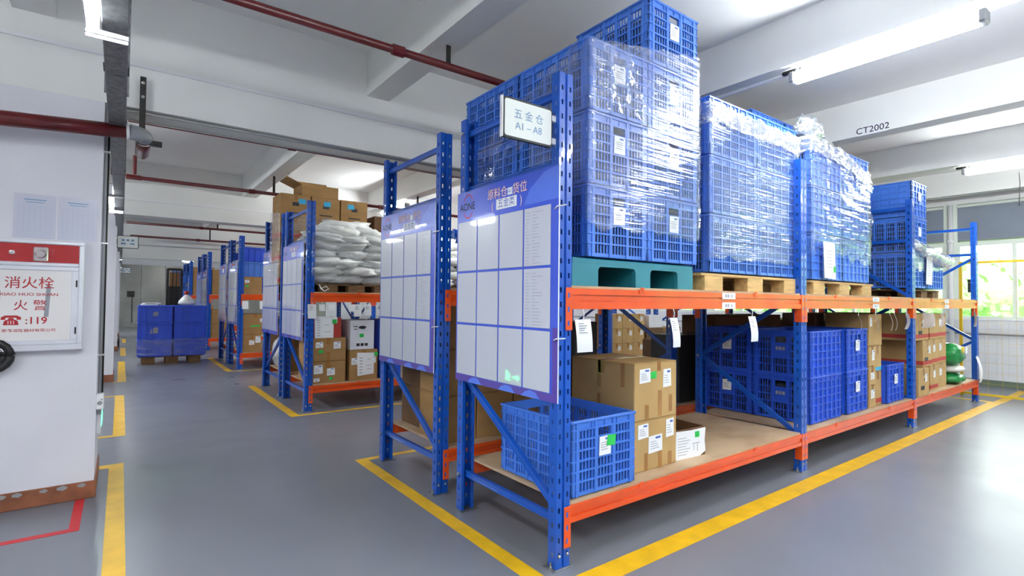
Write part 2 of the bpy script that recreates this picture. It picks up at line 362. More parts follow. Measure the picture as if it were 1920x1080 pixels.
# ------------------------------------------------------------------ lamps
def tube_lamp(x, y, label, cord=False, z=3.42, half=.62):
    t = thing('fluorescent_lamp', label, 'lamp', (x, y, z), 0, 'fluorescent ceiling lamps')
    part(MB().cbox(-.016, .016, -half, half, .036, .062, .006), 'housing', 'white', t)
    bd = MB()
    prof = [(.05*math.cos(a), .05*math.sin(a)) for a in [R(115+310*i/18) for i in range(19)]]
    ring = [(px, 0, pz+.0) for px, pz in prof]
    vs = [(p_[0], yy, p_[2]) for yy in (-half+.03, half-.03) for p_ in ring]; kk = len(ring)
    bd.add(vs, [(i, i+1, kk+i+1, kk+i) for i in range(kk-1)]+[tuple(range(kk)), tuple(range(2*kk-1, kk-1, -1)), (0, kk, 2*kk-1, kk-1)])
    part(bd, 'diffuser', 'tube', t, True)
    for sgn in (-1, 1):
        part(MB().cbox(-.056, .056, min(sgn*(half-.03), sgn*(half+.02)), max(sgn*(half-.03), sgn*(half+.02)), -.04, .052, .012), 'end_cap', 'grey', t)
        part(MB().box(-.012, .012, sgn*(half-.06)-.012, sgn*(half-.06)+.012, .05, ZB-z), 'bracket', 'steel', t)
    part(MB().cbox(-.02, .02, half-.03, half+.09, .055, .085, .006), 'cable_gland', 'black', t)
    if cord: part(MB().tube([(.02, .05, -.02), (.03, .04, -.25), (.03, .05, -.52)], .005, 6).lathe([(.001, 0), (.012, .02), (.001, .05)], 8, T=Matrix.Translation((.03, .05, -.56))), 'pull_cord', 'dark', t)
    return t
ys = [(-6.0, 'far behind the camera'), (-3.0, 'just behind the camera'), (-.7, ''), (4.3, 'over the aisle behind the nearest racks'), (8.22, 'over the second aisle'), (13.4, 'over the third aisle'), (18.7, 'over the fourth aisle'), (25, 'at the far end of the hall')]
for y, wh in ys:
    for x, side in ((-5.1, 'left bay'), (2.66, 'middle bay'), (7.8, 'window bay')):
        if y == -.7 and x == 2.66: tube_lamp(2.60, y, 'bright tube lamp high above the wrapped crates, nearest the camera')
        elif y == -.7 and x == 7.8: tube_lamp(x-.05, y+.0, 'bright tube lamp near the window wall with a pull cord', True)
        else:
            if y < -4 and x < 0: continue
            tube_lamp(x, y, f'fluorescent tube lamp {wh or "left of the hydrant column"}, {side}')
tube_lamp(.07, -4.6, 'added unseen tube lamp behind the camera over the corridor side'); tube_lamp(.07, -2.9, 'added unseen tube lamp nearest behind the camera, corridor side'); tube_lamp(-2.5, -4.6, 'added unseen tube lamp behind the camera, left of the cable tray')  # unseen lamps added to brighten the beam faces and rack ends
# lamp cable along beam, from lamp to stack
solo(MB().tube([(2.66, -.02, 3.50), (2.64, 2.75, 3.51)], .018, 8), 'cable_conduit', ['white'], 'white cable conduit on the beam leading to the nearest lamp', 'conduit')
d = thing('dome_lamp', 'round white dome lamp far down the hall, small bright disc', 'lamp', (.29, 24, 3.08))
part(MB().lathe([(.02, -.1), (.16, -.08), (.22, -.02), (.22, 0)], 20), 'diffuser', 'tube2', d, True)
part(MB().lathe([(.23, 0), (.23, .03), (.03, .05), (.02, ZC-3.08)], 20), 'housing', 'white', d)

# galvanised cable tray down the corridor, with trough lamps slung on its left side
t = thing('cable_tray', 'long galvanised cable tray hanging above the corridor', 'cable tray', (-2.02, 0, 2.75))
SPB = MB().cbox(-.006, .006, -.007, .007, -.0075, .0075, .002).mesh('splice_bolt', ['dark'])
for i in range(12):
    y0 = -7.5+i*3.0
    part(MB().cbox(-.05, .052, y0, y0+2.985, 0, .09, .004), 'tray_section', 'galv', t)
    for sx in (-.052, .054):
        for q in (-.05, -.02, .02, .05): put('splice_bolt', SPB, t, (sx, y0+q, .0375))
for y0 in (-6, -1.5, 1.8, 4.5, 7.8, 11, 14, 17.5, 21, 25):
    part(MB().box(-.06, -.05, y0, y0+.03, -.005, ZC-2.75).box(.052, .062, y0, y0+.03, -.005, ZC-2.75) if y0 not in (2.9,) else MB().box(0, .01, 0, .01, 0, .01), 'hanger_strap', 'galv', t)
for i, (ya, yb) in enumerate(((-.6, .82), (5.55, 7.0), (11.6, 13.0), (17.4, 18.8), (23, 24.4), (-3.6, -2.2))):  # last entry is an unseen lamp added to brighten the left ceiling
    t = thing('trough_lamp', ['white trough lamp beside the cable tray, nearest the camera at the top edge', 'second trough lamp along the cable tray, past the first beam', 'third trough lamp along the cable tray', 'fourth trough lamp along the cable tray', 'farthest trough lamp along the cable tray', 'added unseen trough lamp on the cable tray behind the camera'][i], 'lamp', (-2.09, ya, 2.72), 0, 'trough lamps on the cable tray')
    L_ = yb-ya
    part(MB().box(-.035, -.03, 0, L_, -.01, .12).box(-.035, .012, 0, L_, .11, .12), 'reflector', 'white', t)
    part(MB().tube([(-.006, .04, .05), (-.006, L_-.03, .05)], .022, 10), 'tube', 'tube3', t, True)
    for yy in (0, L_-.02):
        part(MB().cbox(-.038, .125, yy, yy+.02, -.035, -.01, .003), 'end_bar', 'galv', t)
        part(MB().box(-.034, .12, yy+.004, yy+.012, -.05, -.034), 'end_plate', 'white', t)
        part(MB().box(-.036, .014, yy, yy+.006, -.012, .12), 'end_cheek', 'white', t)

# ------------------------------------------------------------------ red fire pipes
def pipe(y, z, x0, x1, label, r=.03, hang=((.19),), top=ZB):
    t = thing('sprinkler_pipe', label, 'pipe', (x0, y, z))
    part(MB().tube([(0, 0, 0), (x1-x0, 0, 0)], r, 12), 'pipe_run', 'maroon', t, True)
    x = x0+1.6
    while x < x1:
        part(MB().tube([(x-x0-.05, 0, 0), (x-x0-.045, 0, 0), (x-x0+.045, 0, 0), (x-x0+.05, 0, 0)], [r, r*1.35, r*1.35, r], 12), 'coupling', 'maroon', t)
        x += 2.2
    for h in hang:
        part(MB().box(h-x0-.018, h-x0+.018, -.006, .006, r*.5, top-z), 'hanger', 'dark', t)
pipe(1.42, 3.36, -1.95, 10.9, 'red sprinkler pipe nearest the camera, crossing above the wrapped crates', .03, (.08, 2.66, 5.2))
pipe(4.45, 3.33, -1.95, 10.9, 'red sprinkler pipe just behind the first white beam', .03, (.08, 5.2))
pipe(7.12, 3.23, -1.9, 10.9, 'red sprinkler pipe over the white sacks', .028, (.03, 2.66, 5.2))
pipe(13.84, 3.34, -1.9, 10.9, 'red sprinkler pipe beyond the second white beam', .03, (.08, 2.66))
pipe(15.5, 3.17, -1.8, 10.9, 'farthest red sprinkler pipe, behind the hanging sign', .03, (.1,))
t = thing('drop_pipe', 'short red pipe with a tee feeding the sprinkler line above the corridor', 'pipe', (-1.85, 7.05, 3.23))
part(MB().tube([(0, 0, .03), (0, 0, .30)], .026, 10), 'riser', 'maroon', t); part(MB().tube([(-.1, .07, 0), (.08, .07, 0)], .036, 10), 'tee', 'maroon', t)
t = thing('fire_main', 'thick dark red fire main crossing the column to a grey elbow', 'pipe', (-2.7, 2.62, 2.68))
part(MB().tube([(-5, .0, -.02), (.0, 0, 0), (.74, 0, .048)], .052, 16), 'pipe_run', 'maroon', t, True)
part(MB().tube([(.735, 0, .048), (.755, 0, .049)], .056, 16), 'joint_ring', 'white', t, True)
el = [(.755+.07*math.sin(a)*1.3, .0+.1*(1-math.cos(a)), .049) for a in [R(i*15) for i in range(7)]]
part(MB().tube(el, .056, 14), 'elbow', 'grey', t, True)
part(MB().tube([(.846, .1, .049), (.846, .62, .04)], .05, 16), 'branch', 'maroon', t, True)
part(MB().tube([(.846+.057*math.cos(a), .14, .049+.057*math.sin(a)) for a in [R(20*i) for i in range(19)]], .005, 6), 'clamp_ring', 'steel', t)
t = thing('pipe_bracket', 'dark slotted angle bracket hanging in front of the white beam', 'bracket', (-1.865, 2.78, 2.76))
part(MB().box(-.022, .018, -.005, .0, -.04, .46).box(.014, .018, 0, .045, -.04, .46), 'angle_bar', 'dark', t)
part(MB().cbox(-.03, .13, -.03, .01, -.075, -.035, .003), 'cross_bar', 'dark', t)
for zz in (.41, .3): part(MB().lathe([(.012, 0), (.012, .01), (.004, .014)], 8, T=FRONT(-.002, -.005, zz)), 'bolt', 'steel', t)

# ------------------------------------------------------------------ floor markings
def line(pts, label, m='yellow', z=.0012):
    o = MB()
    for q, (x0, x1, y0, y1) in enumerate(pts): o.box(x0, x1, y0, y1, .0002, z+q*.0004)
    return solo(o, 'floor_line', [m], label, 'floor marking', 'painted floor lines')
line([(-2.02, -1.915, -4, 3.66), (-2.1, -1.915, 3.58, 3.70)], 'yellow floor line along the corridor nearest the camera')
line([(-2.005, -1.895, 4.92, 7.70), (-2.6, -1.895, 4.85, 4.93), (-2.6, -1.895, 7.66, 7.74)], 'yellow floor line of the bay between the first two columns')
line([(-1.985, -1.86, 9.35, 12.9), (-2.05, -1.86, 9.3, 9.38)], 'yellow floor line beside the second column')
line([(-1.95, -1.83, 14.3, 16.9)], 'yellow floor dash past the blue bins'); line([(-1.9, -1.8, 19, 21)], 'farthest yellow floor dash along the corridor')
line([(-.19, -.085, -.25, 2.60), (-.19, .9, 2.53, 2.60)], 'yellow floor line across the ends of the nearest two racks')
line([(-.085, 8.98, -.25, -.10), (8.86, 8.98, -.10, 1.3)], 'yellow floor line along the front of the nearest rack')
line([(8.98, 10.8, -.26, -.14)], 'faint yellow floor line between the rack end and the window fence')
line([(-.21, -.10, 4.79, 7.62), (-.10, 6, 4.79, 4.86)], 'yellow floor line around the rack with the white sacks')
line([(-.22, -.11, 9.78, 12.7), (-.11, 3, 9.78, 9.85)], 'yellow floor line around the third pair of racks')
line([(-2.205, -2.15, 2.16, 2.82), (-2.9, -2.205, 2.16, 2.22)], 'red floor line marking the area under the hydrant cabinet', 'lred')
solo(MB().box(-1.2, -.98, 8.95, 9.18, .0002, .003), 'floor_plate', ['galv'], 'small dull metal plate set in the aisle floor', 'plate')

# ------------------------------------------------------------------ racks
Lb, PW, PD, H = 2.9085, .10, .066, 2.805
def upright_mesh():
    """omega section: slotted face towards -Y, slotted webs, lips at the open back"""
    pit, sh = .0825, .03
    zs = [0]; z = .06
    while z+sh < H-.02: zs += [z, z+sh]; z += pit
    zs.append(H)
    path = [(.022, PD), (0, PD), (0, .040), (0, .026), (0, 0), (.014, 0), (.026, 0), (.040, 0), (.046, .011), (.054, .011), (.060, 0), (.074, 0), (.086, 0), (PW, 0), (PW, .026), (PW, .040), (PW, PD), (.078, PD)]
    holes = {2, 5, 11, 14}
    vs = [(x, y, z) for z in zs for x, y in path]; n = len(path); fs = []
    for i in range(len(zs)-1):
        for j in range(n-1):
            if j in holes and i % 2 == 1: continue
            fs.append((i*n+j, i*n+j+1, (i+1)*n+j+1, (i+1)*n+j))
    me = MB().add(vs, fs).mesh('upright', ['blue'])
    o = bpy.data.objects.new('u', me); COL.objects.link(o)
    m = o.modifiers.new('s', 'SOLIDIFY'); m.thickness = .0025; m.offset = 0
    bpy.context.view_layer.update()
    out = bpy.data.meshes.new_from_object(o.evaluated_get(bpy.context.evaluated_depsgraph_get())); out.name = 'upright'
    bpy.data.objects.remove(o); return out
UP = upright_mesh()
FOOT = MB().cbox(-.028, PW+.015, -.012, PD+.02, 0, .006, .002).mesh('foot_plate', ['galv'])
BOLT = MB().lathe([(.013, 0), (.013, .012), (.006, .014), (.006, .035)], 8).mesh('anchor_bolt', ['steel'])
PBOLT = MB().lathe([(.009, 0), (.009, .006), (.005, .010)], 8).mesh('post_bolt', ['steel'])
def bar(p0, p1, wdt=.04, dep=.026):
    """grooved channel brace lying in the plane of a frame (constant x)"""
    p0, p1 = Vector(p0), Vector(p1); d = (p1-p0); L_ = d.length; d.normalize(); u = Vector((1, 0, 0)); v = d.cross(u)
    T = Matrix(((d.x, v.x, u.x, p0.x), (d.y, v.y, u.y, p0.y), (d.z, v.z, u.z, p0.z), (0, 0, 0, 1)))
    m = MB(T); m.box(0, L_, -wdt/2, wdt/2, -dep/2, dep/2-.004).box(0, L_, -wdt/2, -wdt/4, dep/2-.004, dep/2).box(0, L_, wdt/4, wdt/2, dep/2-.004, dep/2)
    m.box(0, L_, -wdt/2, -wdt/4, -dep/2-.004, -dep/2).box(0, L_, wdt/4, wdt/2, -dep/2-.004, -dep/2)
    return m
def beam_mb(x0, x1, yf, z1, h, s):
    """box beam with a stepped front, s=-1 faces -Y, s=+1 faces +Y; yf is the outer face"""
    def Y(a): return yf-s*a
    m = MB()
    def bx(a, b_, za, zb): y0, y1 = sorted((Y(a), Y(b_))); m.box(x0, x1, y0, y1, za, zb)
    bx(.014, .052, z1-h, z1); bx(0, .014, z1-h*.30, z1); bx(.008, .014, z1-h*.58, z1-h*.34); bx(0, .014, z1-h, z1-h*.66)
    return m
def rack(label, yf, yr, nb, flips, stick=False, levels=((.335, .095, .225), (1.575, .12, .24)), zig=.29, far=False):
    t = thing('pallet_rack', label, 'rack', (0, 0, 0), 0, 'blue pallet racks')
    xs = [i*Lb for i in range(nb+1)]
    for i, x in enumerate(xs):
        put('upright', UP, t, (x, yf, .004)); put('upright', UP, t, (x+PW, yr, .004), math.pi)
        for yy, rz, xx in ((yf, 0, x), (yr, math.pi, x+PW)):
            f = put('foot_plate', FOOT, t, (xx, yy, 0), rz)
            if not far: put('anchor_bolt', BOLT, f, (-.014, .03, .006)); [setattr(put('post_bolt', PBOLT, f, (xb_, -.001, .075)), 'rotation_euler', (R(90), 0, 0)) for xb_ in (.02, .08)]
        xc = x+.05; a, b_ = (yf+.03, yr-.03) if not flips[i] else (yr-.03, yf+.03)
        part(bar((xc, a, .26), (xc, b_, .26)), 'horizontal_brace', 'blue', t)
        part(bar((xc, a, H-.10), (xc, b_, H-.10)), 'horizontal_brace', 'blue', t)
        part(bar((xc, a, 2.30), (xc, b_, 2.30)), 'horizontal_brace', 'blue', t)
        zz = [.31, .95, 1.60, 2.25]
        for q in range(3):
            p0 = (xc, a if q % 2 == 0 else b_, zz[q]); p1 = (xc, b_ if q % 2 == 0 else a, zz[q+1])
            part(bar(p0, p1), 'diagonal_brace', 'blue', t)
        if not far:
            for zb in (.26, .95, H-.10):
                part(MB().tube([(x-.012, yr-.036, zb), (x+.06, yr-.036, zb)], .007, 8).tube([(x-.016, yr-.036, zb), (x-.006, yr-.036, zb)], .012, 6), 'bolt', 'steel', t)
    for i in range(nb):
        x0, x1 = xs[i]+PW+.001, xs[i+1]-.001
        for li, (z1, h, drop) in enumerate(levels):
            for s, yo in ((-1, yf-.004), (1, yr+.004)):
                bo = part(beam_mb(x0, x1, yo, z1, h, s), 'beam', 'orange', t)
                for (xa, xb, xw) in ((x0-.048, x0+.004, x0), (x1-.004, x1+.048, x1-.006)):
                    y0, y1 = sorted((yo+s*.004, yo)); ya, yb = sorted((yo, yo-s*.06))
                    m = MB().cbox(xa, xb, y0, y1, z1-drop, z1+.004, .0015).box(xw, xw+.006, ya, yb, z1-drop, z1+.004)
                    for q in range(3):
                        zc = z1-drop+.04+q*(drop-.08)/2; xm = (xa+xb)/2-(.004 if xa < x0-.02 else -.004)
                        ya, yb = sorted((yo+s*.0042, yo+s*.0048)); m.box(xm-.006, xm+.006, ya, yb, zc-.014, zc+.014, 1)
                    part(m, 'connector', ['orange', 'blue'], bo)
                if not far and s == -1:
                    for fx in (.22, .72):
                        xx = x0+(x1-x0)*fx; part(MB().cbox(xx-.03, xx+.03, yo-.006, yo+.05, z1-.022, z1+.003, .002).cbox(xx-.016, xx+.016, yo-.008, yo-.001, z1-.012, z1+.018, .002), 'clip', 'orange', bo)
                if stick and s == -1 and li == 1:
                    for zz_ in (z1-.022, z1-.095):
                        xx = x0+(.58 if i < 2 else .45)*(x1-x0)
                        e = part(MB().box(xx-.09, xx+.09, yo-.0025, yo-.0005, zz_-.024, zz_+.024), 'label_card', 'paper', bo)
                        part(MB(FRONT(xx, yo-.0025, zz_)).box(-.05, -.03, -.012, .012, 0, .0004).box(-.02, .0, -.012, .012, 0, .0004).box(.012, .022, -.004, .001, 0, .0004).box(.034, .046, -.012, .012, 0, .0004), 'print', 'inkg', e)
    return t
rack('blue and orange pallet rack nearest the camera, loaded with wrapped crates', 0, 1.074, 3, (0, 0, 0, 1), True)
rack('blue and orange pallet rack standing back to back behind the nearest rack', 1.378, 2.477, 3, (0, 1, 1, 1), True)
rack('pallet rack across the first aisle holding the white sacks', 4.987, 6.179, 3, (0, 0, 0, 0), True)
rack('pallet rack back to back behind the white sacks rack', 6.345, 7.544, 3, (1, 1, 1, 1))
rack('pallet rack of the third pair, front one, with a solid blue bin on top', 10.0, 11.155, 2, (0, 0, 0), far=True)
rack('pallet rack of the third pair, rear one', 11.35, 12.57, 2, (1, 1, 1), far=True)
rack('pallet rack of the fourth pair, front one', 14.95, 16.1, 2, (0, 0, 0), far=True)
rack('pallet rack of the fourth pair, rear one', 16.3, 17.4, 2, (1, 1, 1), far=True)
rack('pallet rack of the fifth pair, front one, half hidden by blue bins', 19.9, 21.0, 1, (0, 0), far=True)
rack('farthest visible pallet rack, rear one of the fifth pair', 21.2, 22.3, 1, (1, 1), far=True)
ords = ['first', 'second', 'third']
def deck(yf, yr, i, z, label, x0=None, x1=None):
    a = x0 if x0 is not None else i*Lb+PW+.006; b_ = x1 if x1 is not None else (i+1)*Lb-.004
    m = MB().cbox(a, b_, yf+.0, yr-.0, z+.0005, z+.016, .001)
    o = solo(m, 'plywood_deck', ['ply'], label, 'board', 'plywood decks on the racks'); return o
for i in range(3):
    for z, nm in ((.335, 'lower'), (1.575, 'upper')):
        deck(.008, 1.07, i, z, f'plywood deck on the {nm} level, {ords[i]} bay of the nearest rack')
        deck(1.39, 2.47, i, z, f'plywood deck on the {nm} level, {ords[i]} bay of the rack behind the nearest')
        if i < 2: deck(5.0, 6.17, i, z, f'plywood deck on the {nm} level, {ords[i]} bay of the white sacks rack')
        if i < 1: deck(6.36, 7.53, i, z, f'plywood deck, {nm} level, behind the white sacks rack')
        if i < 1:
            for y0, y1, nn in ((10.02, 11.14, 'third pair'), (11.37, 12.55, 'third pair, rear rack'), (14.97, 16.08, 'fourth pair')): deck(y0, y1, i, z, f'plywood deck on the {nm} level of the {nn}')
ZL, ZU = .3515, 1.5915

# ------------------------------------------------------------------ crates
CL, CW, CH = .69, .555, .452
def lattice(W, cols, rows, handle, side, solid=False):
    """a crate wall in local u (across), v (up), n (outwards)"""
    m = MB(); H_ = CH-.012; rb = .03; top = H_-.055
    def b(u0, u1, v0, v1, n0, n1): m.box(u0, u1, v0, v1, n0, n1)
    e = .045
    b(-W/2, -W/2+e, 0, H_, -.014, 0); b(W/2-e, W/2, 0, H_, -.014, 0)
    b(-W/2+e, W/2-e, 0, .022, -.014, 0); b(-W/2+e, W/2-e, top, H_, -.012, -.002)
    cw = (W-2*e)/cols; rh = (top-.022)/rows
    for i in range(cols+1):
        u = -W/2+e+i*cw; b(u-rb/2*.6, u+rb/2*.6, .0, H_, -.012, .006)
    for j in range(1, rows+1):
        v = .022+j*rh; b(-W/2, W/2, v-.005, v+.005, -.012, .005)
    for i in range(cols):
        u0 = -W/2+e+i*cw+rb*.3; u1 = -W/2+e+(i+1)*cw-rb*.3
        hc = handle and i == cols//2
        vt = top if not hc else .022+rh*(rows-3)
        if solid: b(u0, u1, .022, vt, -.012, -.007)
        else:
            nb = max(3, int((u1-u0)/.023)); s = (u1-u0)/nb
            for k in range(nb): b(u0+k*s+s*.33, u0+k*s+s*.67, .022, vt, -.011, -.003)
        if hc:
            vh = .022+rh*(rows-1.15)
            b(u0, u1, vt, vh, -.010, .002)
            b(u0, u1, vh, vh+.012, -.016, .006)
            b(u0, u0+.012, vh, top, -.016, .004); b(u1-.012, u1, vh, top, -.016, .004)
    return m.mesh(side, [])
def crate_parts(kind):
    sol = kind == 'grid'
    if kind == 'grid': lw = lattice(CL, 6, 5, False, 'side_wall', True); ew = lattice(CW, 3, 5, True, 'end_wall')
    elif kind == 'box': lw = lattice(CL, 6, 5, False, 'side_wall', True); ew = lattice(CW, 4, 5, True, 'end_wall', True)
    else: lw = lattice(CL, 5, 6, False, 'side_wall'); ew = lattice(CW, 3, 6, True, 'end_wall')
    base = MB().box(-CL/2+.014, CL/2-.014, -CW/2+.014, CW/2-.014, .006, .016)
    rim = MB()
    for x0, x1, y0, y1 in ((-CL/2-.008, CL/2+.008, -CW/2-.008, -CW/2+.004), (-CL/2-.008, CL/2+.008, CW/2-.004, CW/2+.008), (-CL/2-.008, -CL/2+.004, -CW/2+.004, CW/2-.004), (CL/2-.004, CL/2+.008, -CW/2+.004, CW/2-.004)):
        rim.cbox(x0, x1, y0, y1, CH-.020, CH-.004, .003)
    for i in range(7):
        u = -CL/2+CL*(i+.5)/7
        for sy in (-1, 1): rim.box(u-.003, u+.003, sy*(CW/2+.001)-.004, sy*(CW/2+.001)+.004, CH-.062, CH-.020)
    for i in range(5):
        u = -CW/2+CW*(i+.5)/5
        for sx in (-1, 1): rim.box(sx*(CL/2+.001)-.004, sx*(CL/2+.001)+.004, u-.003, u+.003, CH-.062, CH-.020)
    return lw, ew, base.mesh('base', []), rim.mesh('rim', [])
CP = {}
FILL = MB().cbox(-CL/2+.05, CL/2-.05, -CW/2+.05, CW/2-.05, .017, .36, .02).mesh('dark_filler', ['fill'])  # dark block added so the slots look shaded, standing for goods inside
def cp(kind, mat):
    if (kind, mat) not in CP:
        if kind not in CP: CP[kind] = crate_parts(kind)
        out = []
        for me in CP[kind]:
            c = me.copy(); c.name = me.name; c.materials.append(K[mat]); out.append(c)
        CP[kind, mat] = out
    return CP[kind, mat]
def card_me(w_, h_, dog, seed):
    r_ = random.Random(seed); m = MB()
    m.poly([(-w_/2, -h_/2), (w_/2-.004, -h_/2+.004*r_.random()), (w_/2, h_/2-dog), (w_/2-dog, h_/2), (-w_/2+.003, h_/2-.002)], .0012)
    m.box(-.0+w_*.0, w_*.32, h_*.30, h_*.40, .0012, .0017, 1)
    for k in range(4): m.box(-w_*.36, w_*(.1+.2*r_.random()), h_*(.16-.12*k)-.002, h_*(.16-.12*k)+.002, .0012, .0017, 2)
    return m.mesh('label_card', ['paper', 'inkblue', 'inkg'])
CARDS = [card_me(.105, .115, .012, i) for i in range(4)]
def wire(kind, mat, label, loc, rz=0, group=None, card=None, sticker=False, plate=None, fill=True):
    t = thing('plastic_crate', label, 'crate', loc, rz, group)
    lw, ew, ba, ri = cp(kind, mat)
    put('base', ba, t); put('rim', ri, t)
    if fill: put('dark_filler', FILL, t)
    def wall(me, ox, oy, u, nm):
        o = put(nm, me, t); o.matrix_local = FR((ox, oy, .008), u, (0, 0, 1)); return o
    wall(lw, 0, -CW/2, (1, 0, 0), 'side_wall'); wall(lw, 0, CW/2, (-1, 0, 0), 'side_wall')
    e1 = wall(ew, -CL/2, 0, (0, -1, 0), 'end_wall'); e2 = wall(ew, CL/2, 0, (0, 1, 0), 'end_wall')
    if card is not None:
        c = put('label_card', CARDS[card % 4], t); c.matrix_local = FR((-CL/2-.0065, .0, .275), (0, -1, 0), (0, 0, 1))
        if sticker: part(MB(Matrix.Translation((.05, .025, .0016))).poly([(-.04, -.03), (.035, -.035), (.045, .03), (-.03, .035)], .001), 'sticker', 'green', c)
    if plate: part(MB(FR((-CL/2-.003, 0, .265), (0, -1, 0), (0, 0, 1))).box(-.045, -.02, -.02, .02, 0, .002).box(-.012, .012, -.02, .02, 0, .002).box(.02, .045, -.02, .02, 0, .002), 'stencil_mark', 'inkg', t)
    return t
NEAR = math.pi/2       # turned so that the short handled end (local -X) faces the camera (-Y)
lv = ['bottom', 'second', 'third', 'topmost']
# stack one on the teal pallet
z0 = 1.768
for nm, x, y, nl, kk in (('front left', .553, .395, 3, 0), ('front right', 1.118, .395, 4, 1), ('rear left', .553, 1.10, 3, 2), ('rear right', 1.118, 1.10, 3, 3)):
    for q in range(nl):
        wire('slat', 'crateA', f'slatted blue crate, {lv[q]} of the {nm} column on the teal pallet', (x, y, z0+q*CH), NEAR, 'wrapped crates on the teal pallet', card=(q+kk if 'front' in nm else None))
# stack two on a wooden pallet, long sides to the front
for nm, x, y, nl in (('front left', 1.935, .35, 3), ('front right', 2.635, .35, 3), ('rear left', 1.935, .92, 3), ('rear right', 2.635, .92, 3)):
    for q in range(nl):
        wire('slat', 'crateC', f'slatted blue crate, {lv[q]} of the {nm} column in the second wrapped stack', (x, y, 1.730+q*CH), 0, 'crates of the second wrapped stack')
for nm, x, y, nl in (('front left', 3.62, .35, 3), ('front right', 4.325, .35, 3), ('rear left', 3.60, .93, 4), ('rear right', 4.32, .93, 4)):
    for q in range(nl):
        wire('grid', 'crateC', f'gridded blue crate, {lv[q]} of the {nm} column in the third wrapped stack', (x, y, 1.730+q*CH), 0, 'crates of the third wrapped stack')
for q in range(3): wire('box' if q == 2 else 'slat', 'crateA', f'blue crate, {lv[q]} of the tall column in the third bay upper level', (6.215, .38, 1.71+q*CH), NEAR, 'crates in the third bay', card=q)
wire('grid', 'crateA', 'gridded blue crate under the twisted film, right of the tall column', (6.87, .32, 1.71), 0, 'crates in the third bay')
# lower level crates
wire('slat', 'crateA', 'open slatted blue crate alone on the lower shelf behind the nearest post', (.415, .375, ZL), NEAR, None, card=1, sticker=True, fill=False)
for nm, x, y in (('front', 3.61, .36), ('rear', 3.61, .925)):
    for q in range(2):
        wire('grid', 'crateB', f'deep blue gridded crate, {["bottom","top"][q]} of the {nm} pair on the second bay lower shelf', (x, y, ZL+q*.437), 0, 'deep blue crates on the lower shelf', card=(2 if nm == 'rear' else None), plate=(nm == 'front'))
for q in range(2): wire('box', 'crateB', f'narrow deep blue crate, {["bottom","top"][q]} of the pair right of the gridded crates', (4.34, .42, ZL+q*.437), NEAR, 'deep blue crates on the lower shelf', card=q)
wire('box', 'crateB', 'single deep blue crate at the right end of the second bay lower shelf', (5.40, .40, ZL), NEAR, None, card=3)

# ------------------------------------------------------------------ pallets
def wood_pallet(label, x0, x1, y0, y1, z0, hgt=.13, mat='wood'):
    t = thing('wooden_pallet', label, 'pallet', ((x0+x1)/2, (y0+y1)/2, z0), 0, 'wooden pallets')
    W, D = (x1-x0)/2, (y1-y0)/2
    for i in range(6):
        ya = -D+i*(2*D-.13)/5; part(MB().cbox(-W, W, ya, ya+.13, hgt-.02, hgt, .002), 'deck_board', mat, t)
    for i in range(3):
        xa = -W+.05+i*(2*W-.1-.24)/2
        for j in range(3):
            ya = -D+j*(2*D-.12)/2; part(MB().cbox(xa, xa+.24, ya, ya+.12, .0, hgt-.0202, .003), 'block', mat, t)
    return t
wood_pallet('pale wooden pallet under the second wrapped stack', 1.45, 2.99, .05, 1.15, ZU)
wood_pallet('pale wooden pallet under the third wrapped stack', 3.22, 4.72, .05, 1.15, ZU)
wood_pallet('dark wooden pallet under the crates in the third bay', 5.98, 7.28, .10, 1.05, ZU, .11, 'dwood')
t = thing('plastic_pallet', 'teal moulded plastic pallet under the nearest wrapped crates', 'pallet', (.762, .56, ZU))
hh = .172; W, D = .60, .50
part(MB().cbox(-W, W, -D, D, hh-.035, hh, .006), 'deck', 'teal', t)
fr_ = []
def arch(u0, u1, v0, v1, r, steps=4):
    pts = [(u0, v0)]
    for i in range(steps+1): a = math.pi-i*math.pi/2/steps; pts.append((u0+r+r*math.cos(a), v1-r+r*math.sin(a)))
    for i in range(steps+1): a = math.pi/2-i*math.pi/2/steps; pts.append((u1-r+r*math.cos(a), v1-r+r*math.sin(a)))
    pts.append((u1, v0)); return pts
out = [(-W, 0)]+arch(-.38, -.03, 0, .125, .03)+arch(.12, .42, 0, .125, .03)+[(W, 0), (W, hh-.03), (-W, hh-.03)]
for yy in (-D, D-.03): part(MB().poly(out, -.03, T=FRONT(0, yy, 0)), 'skirt', 'teal', t)
for xa, xb in ((-W, -.38), (-.03, .12), (.42, W)): part(MB().cbox(xa+.004, xb-.004, -D+.031, D-.031, .0, hh-.036, .006), 'leg_block', 'teal', t)

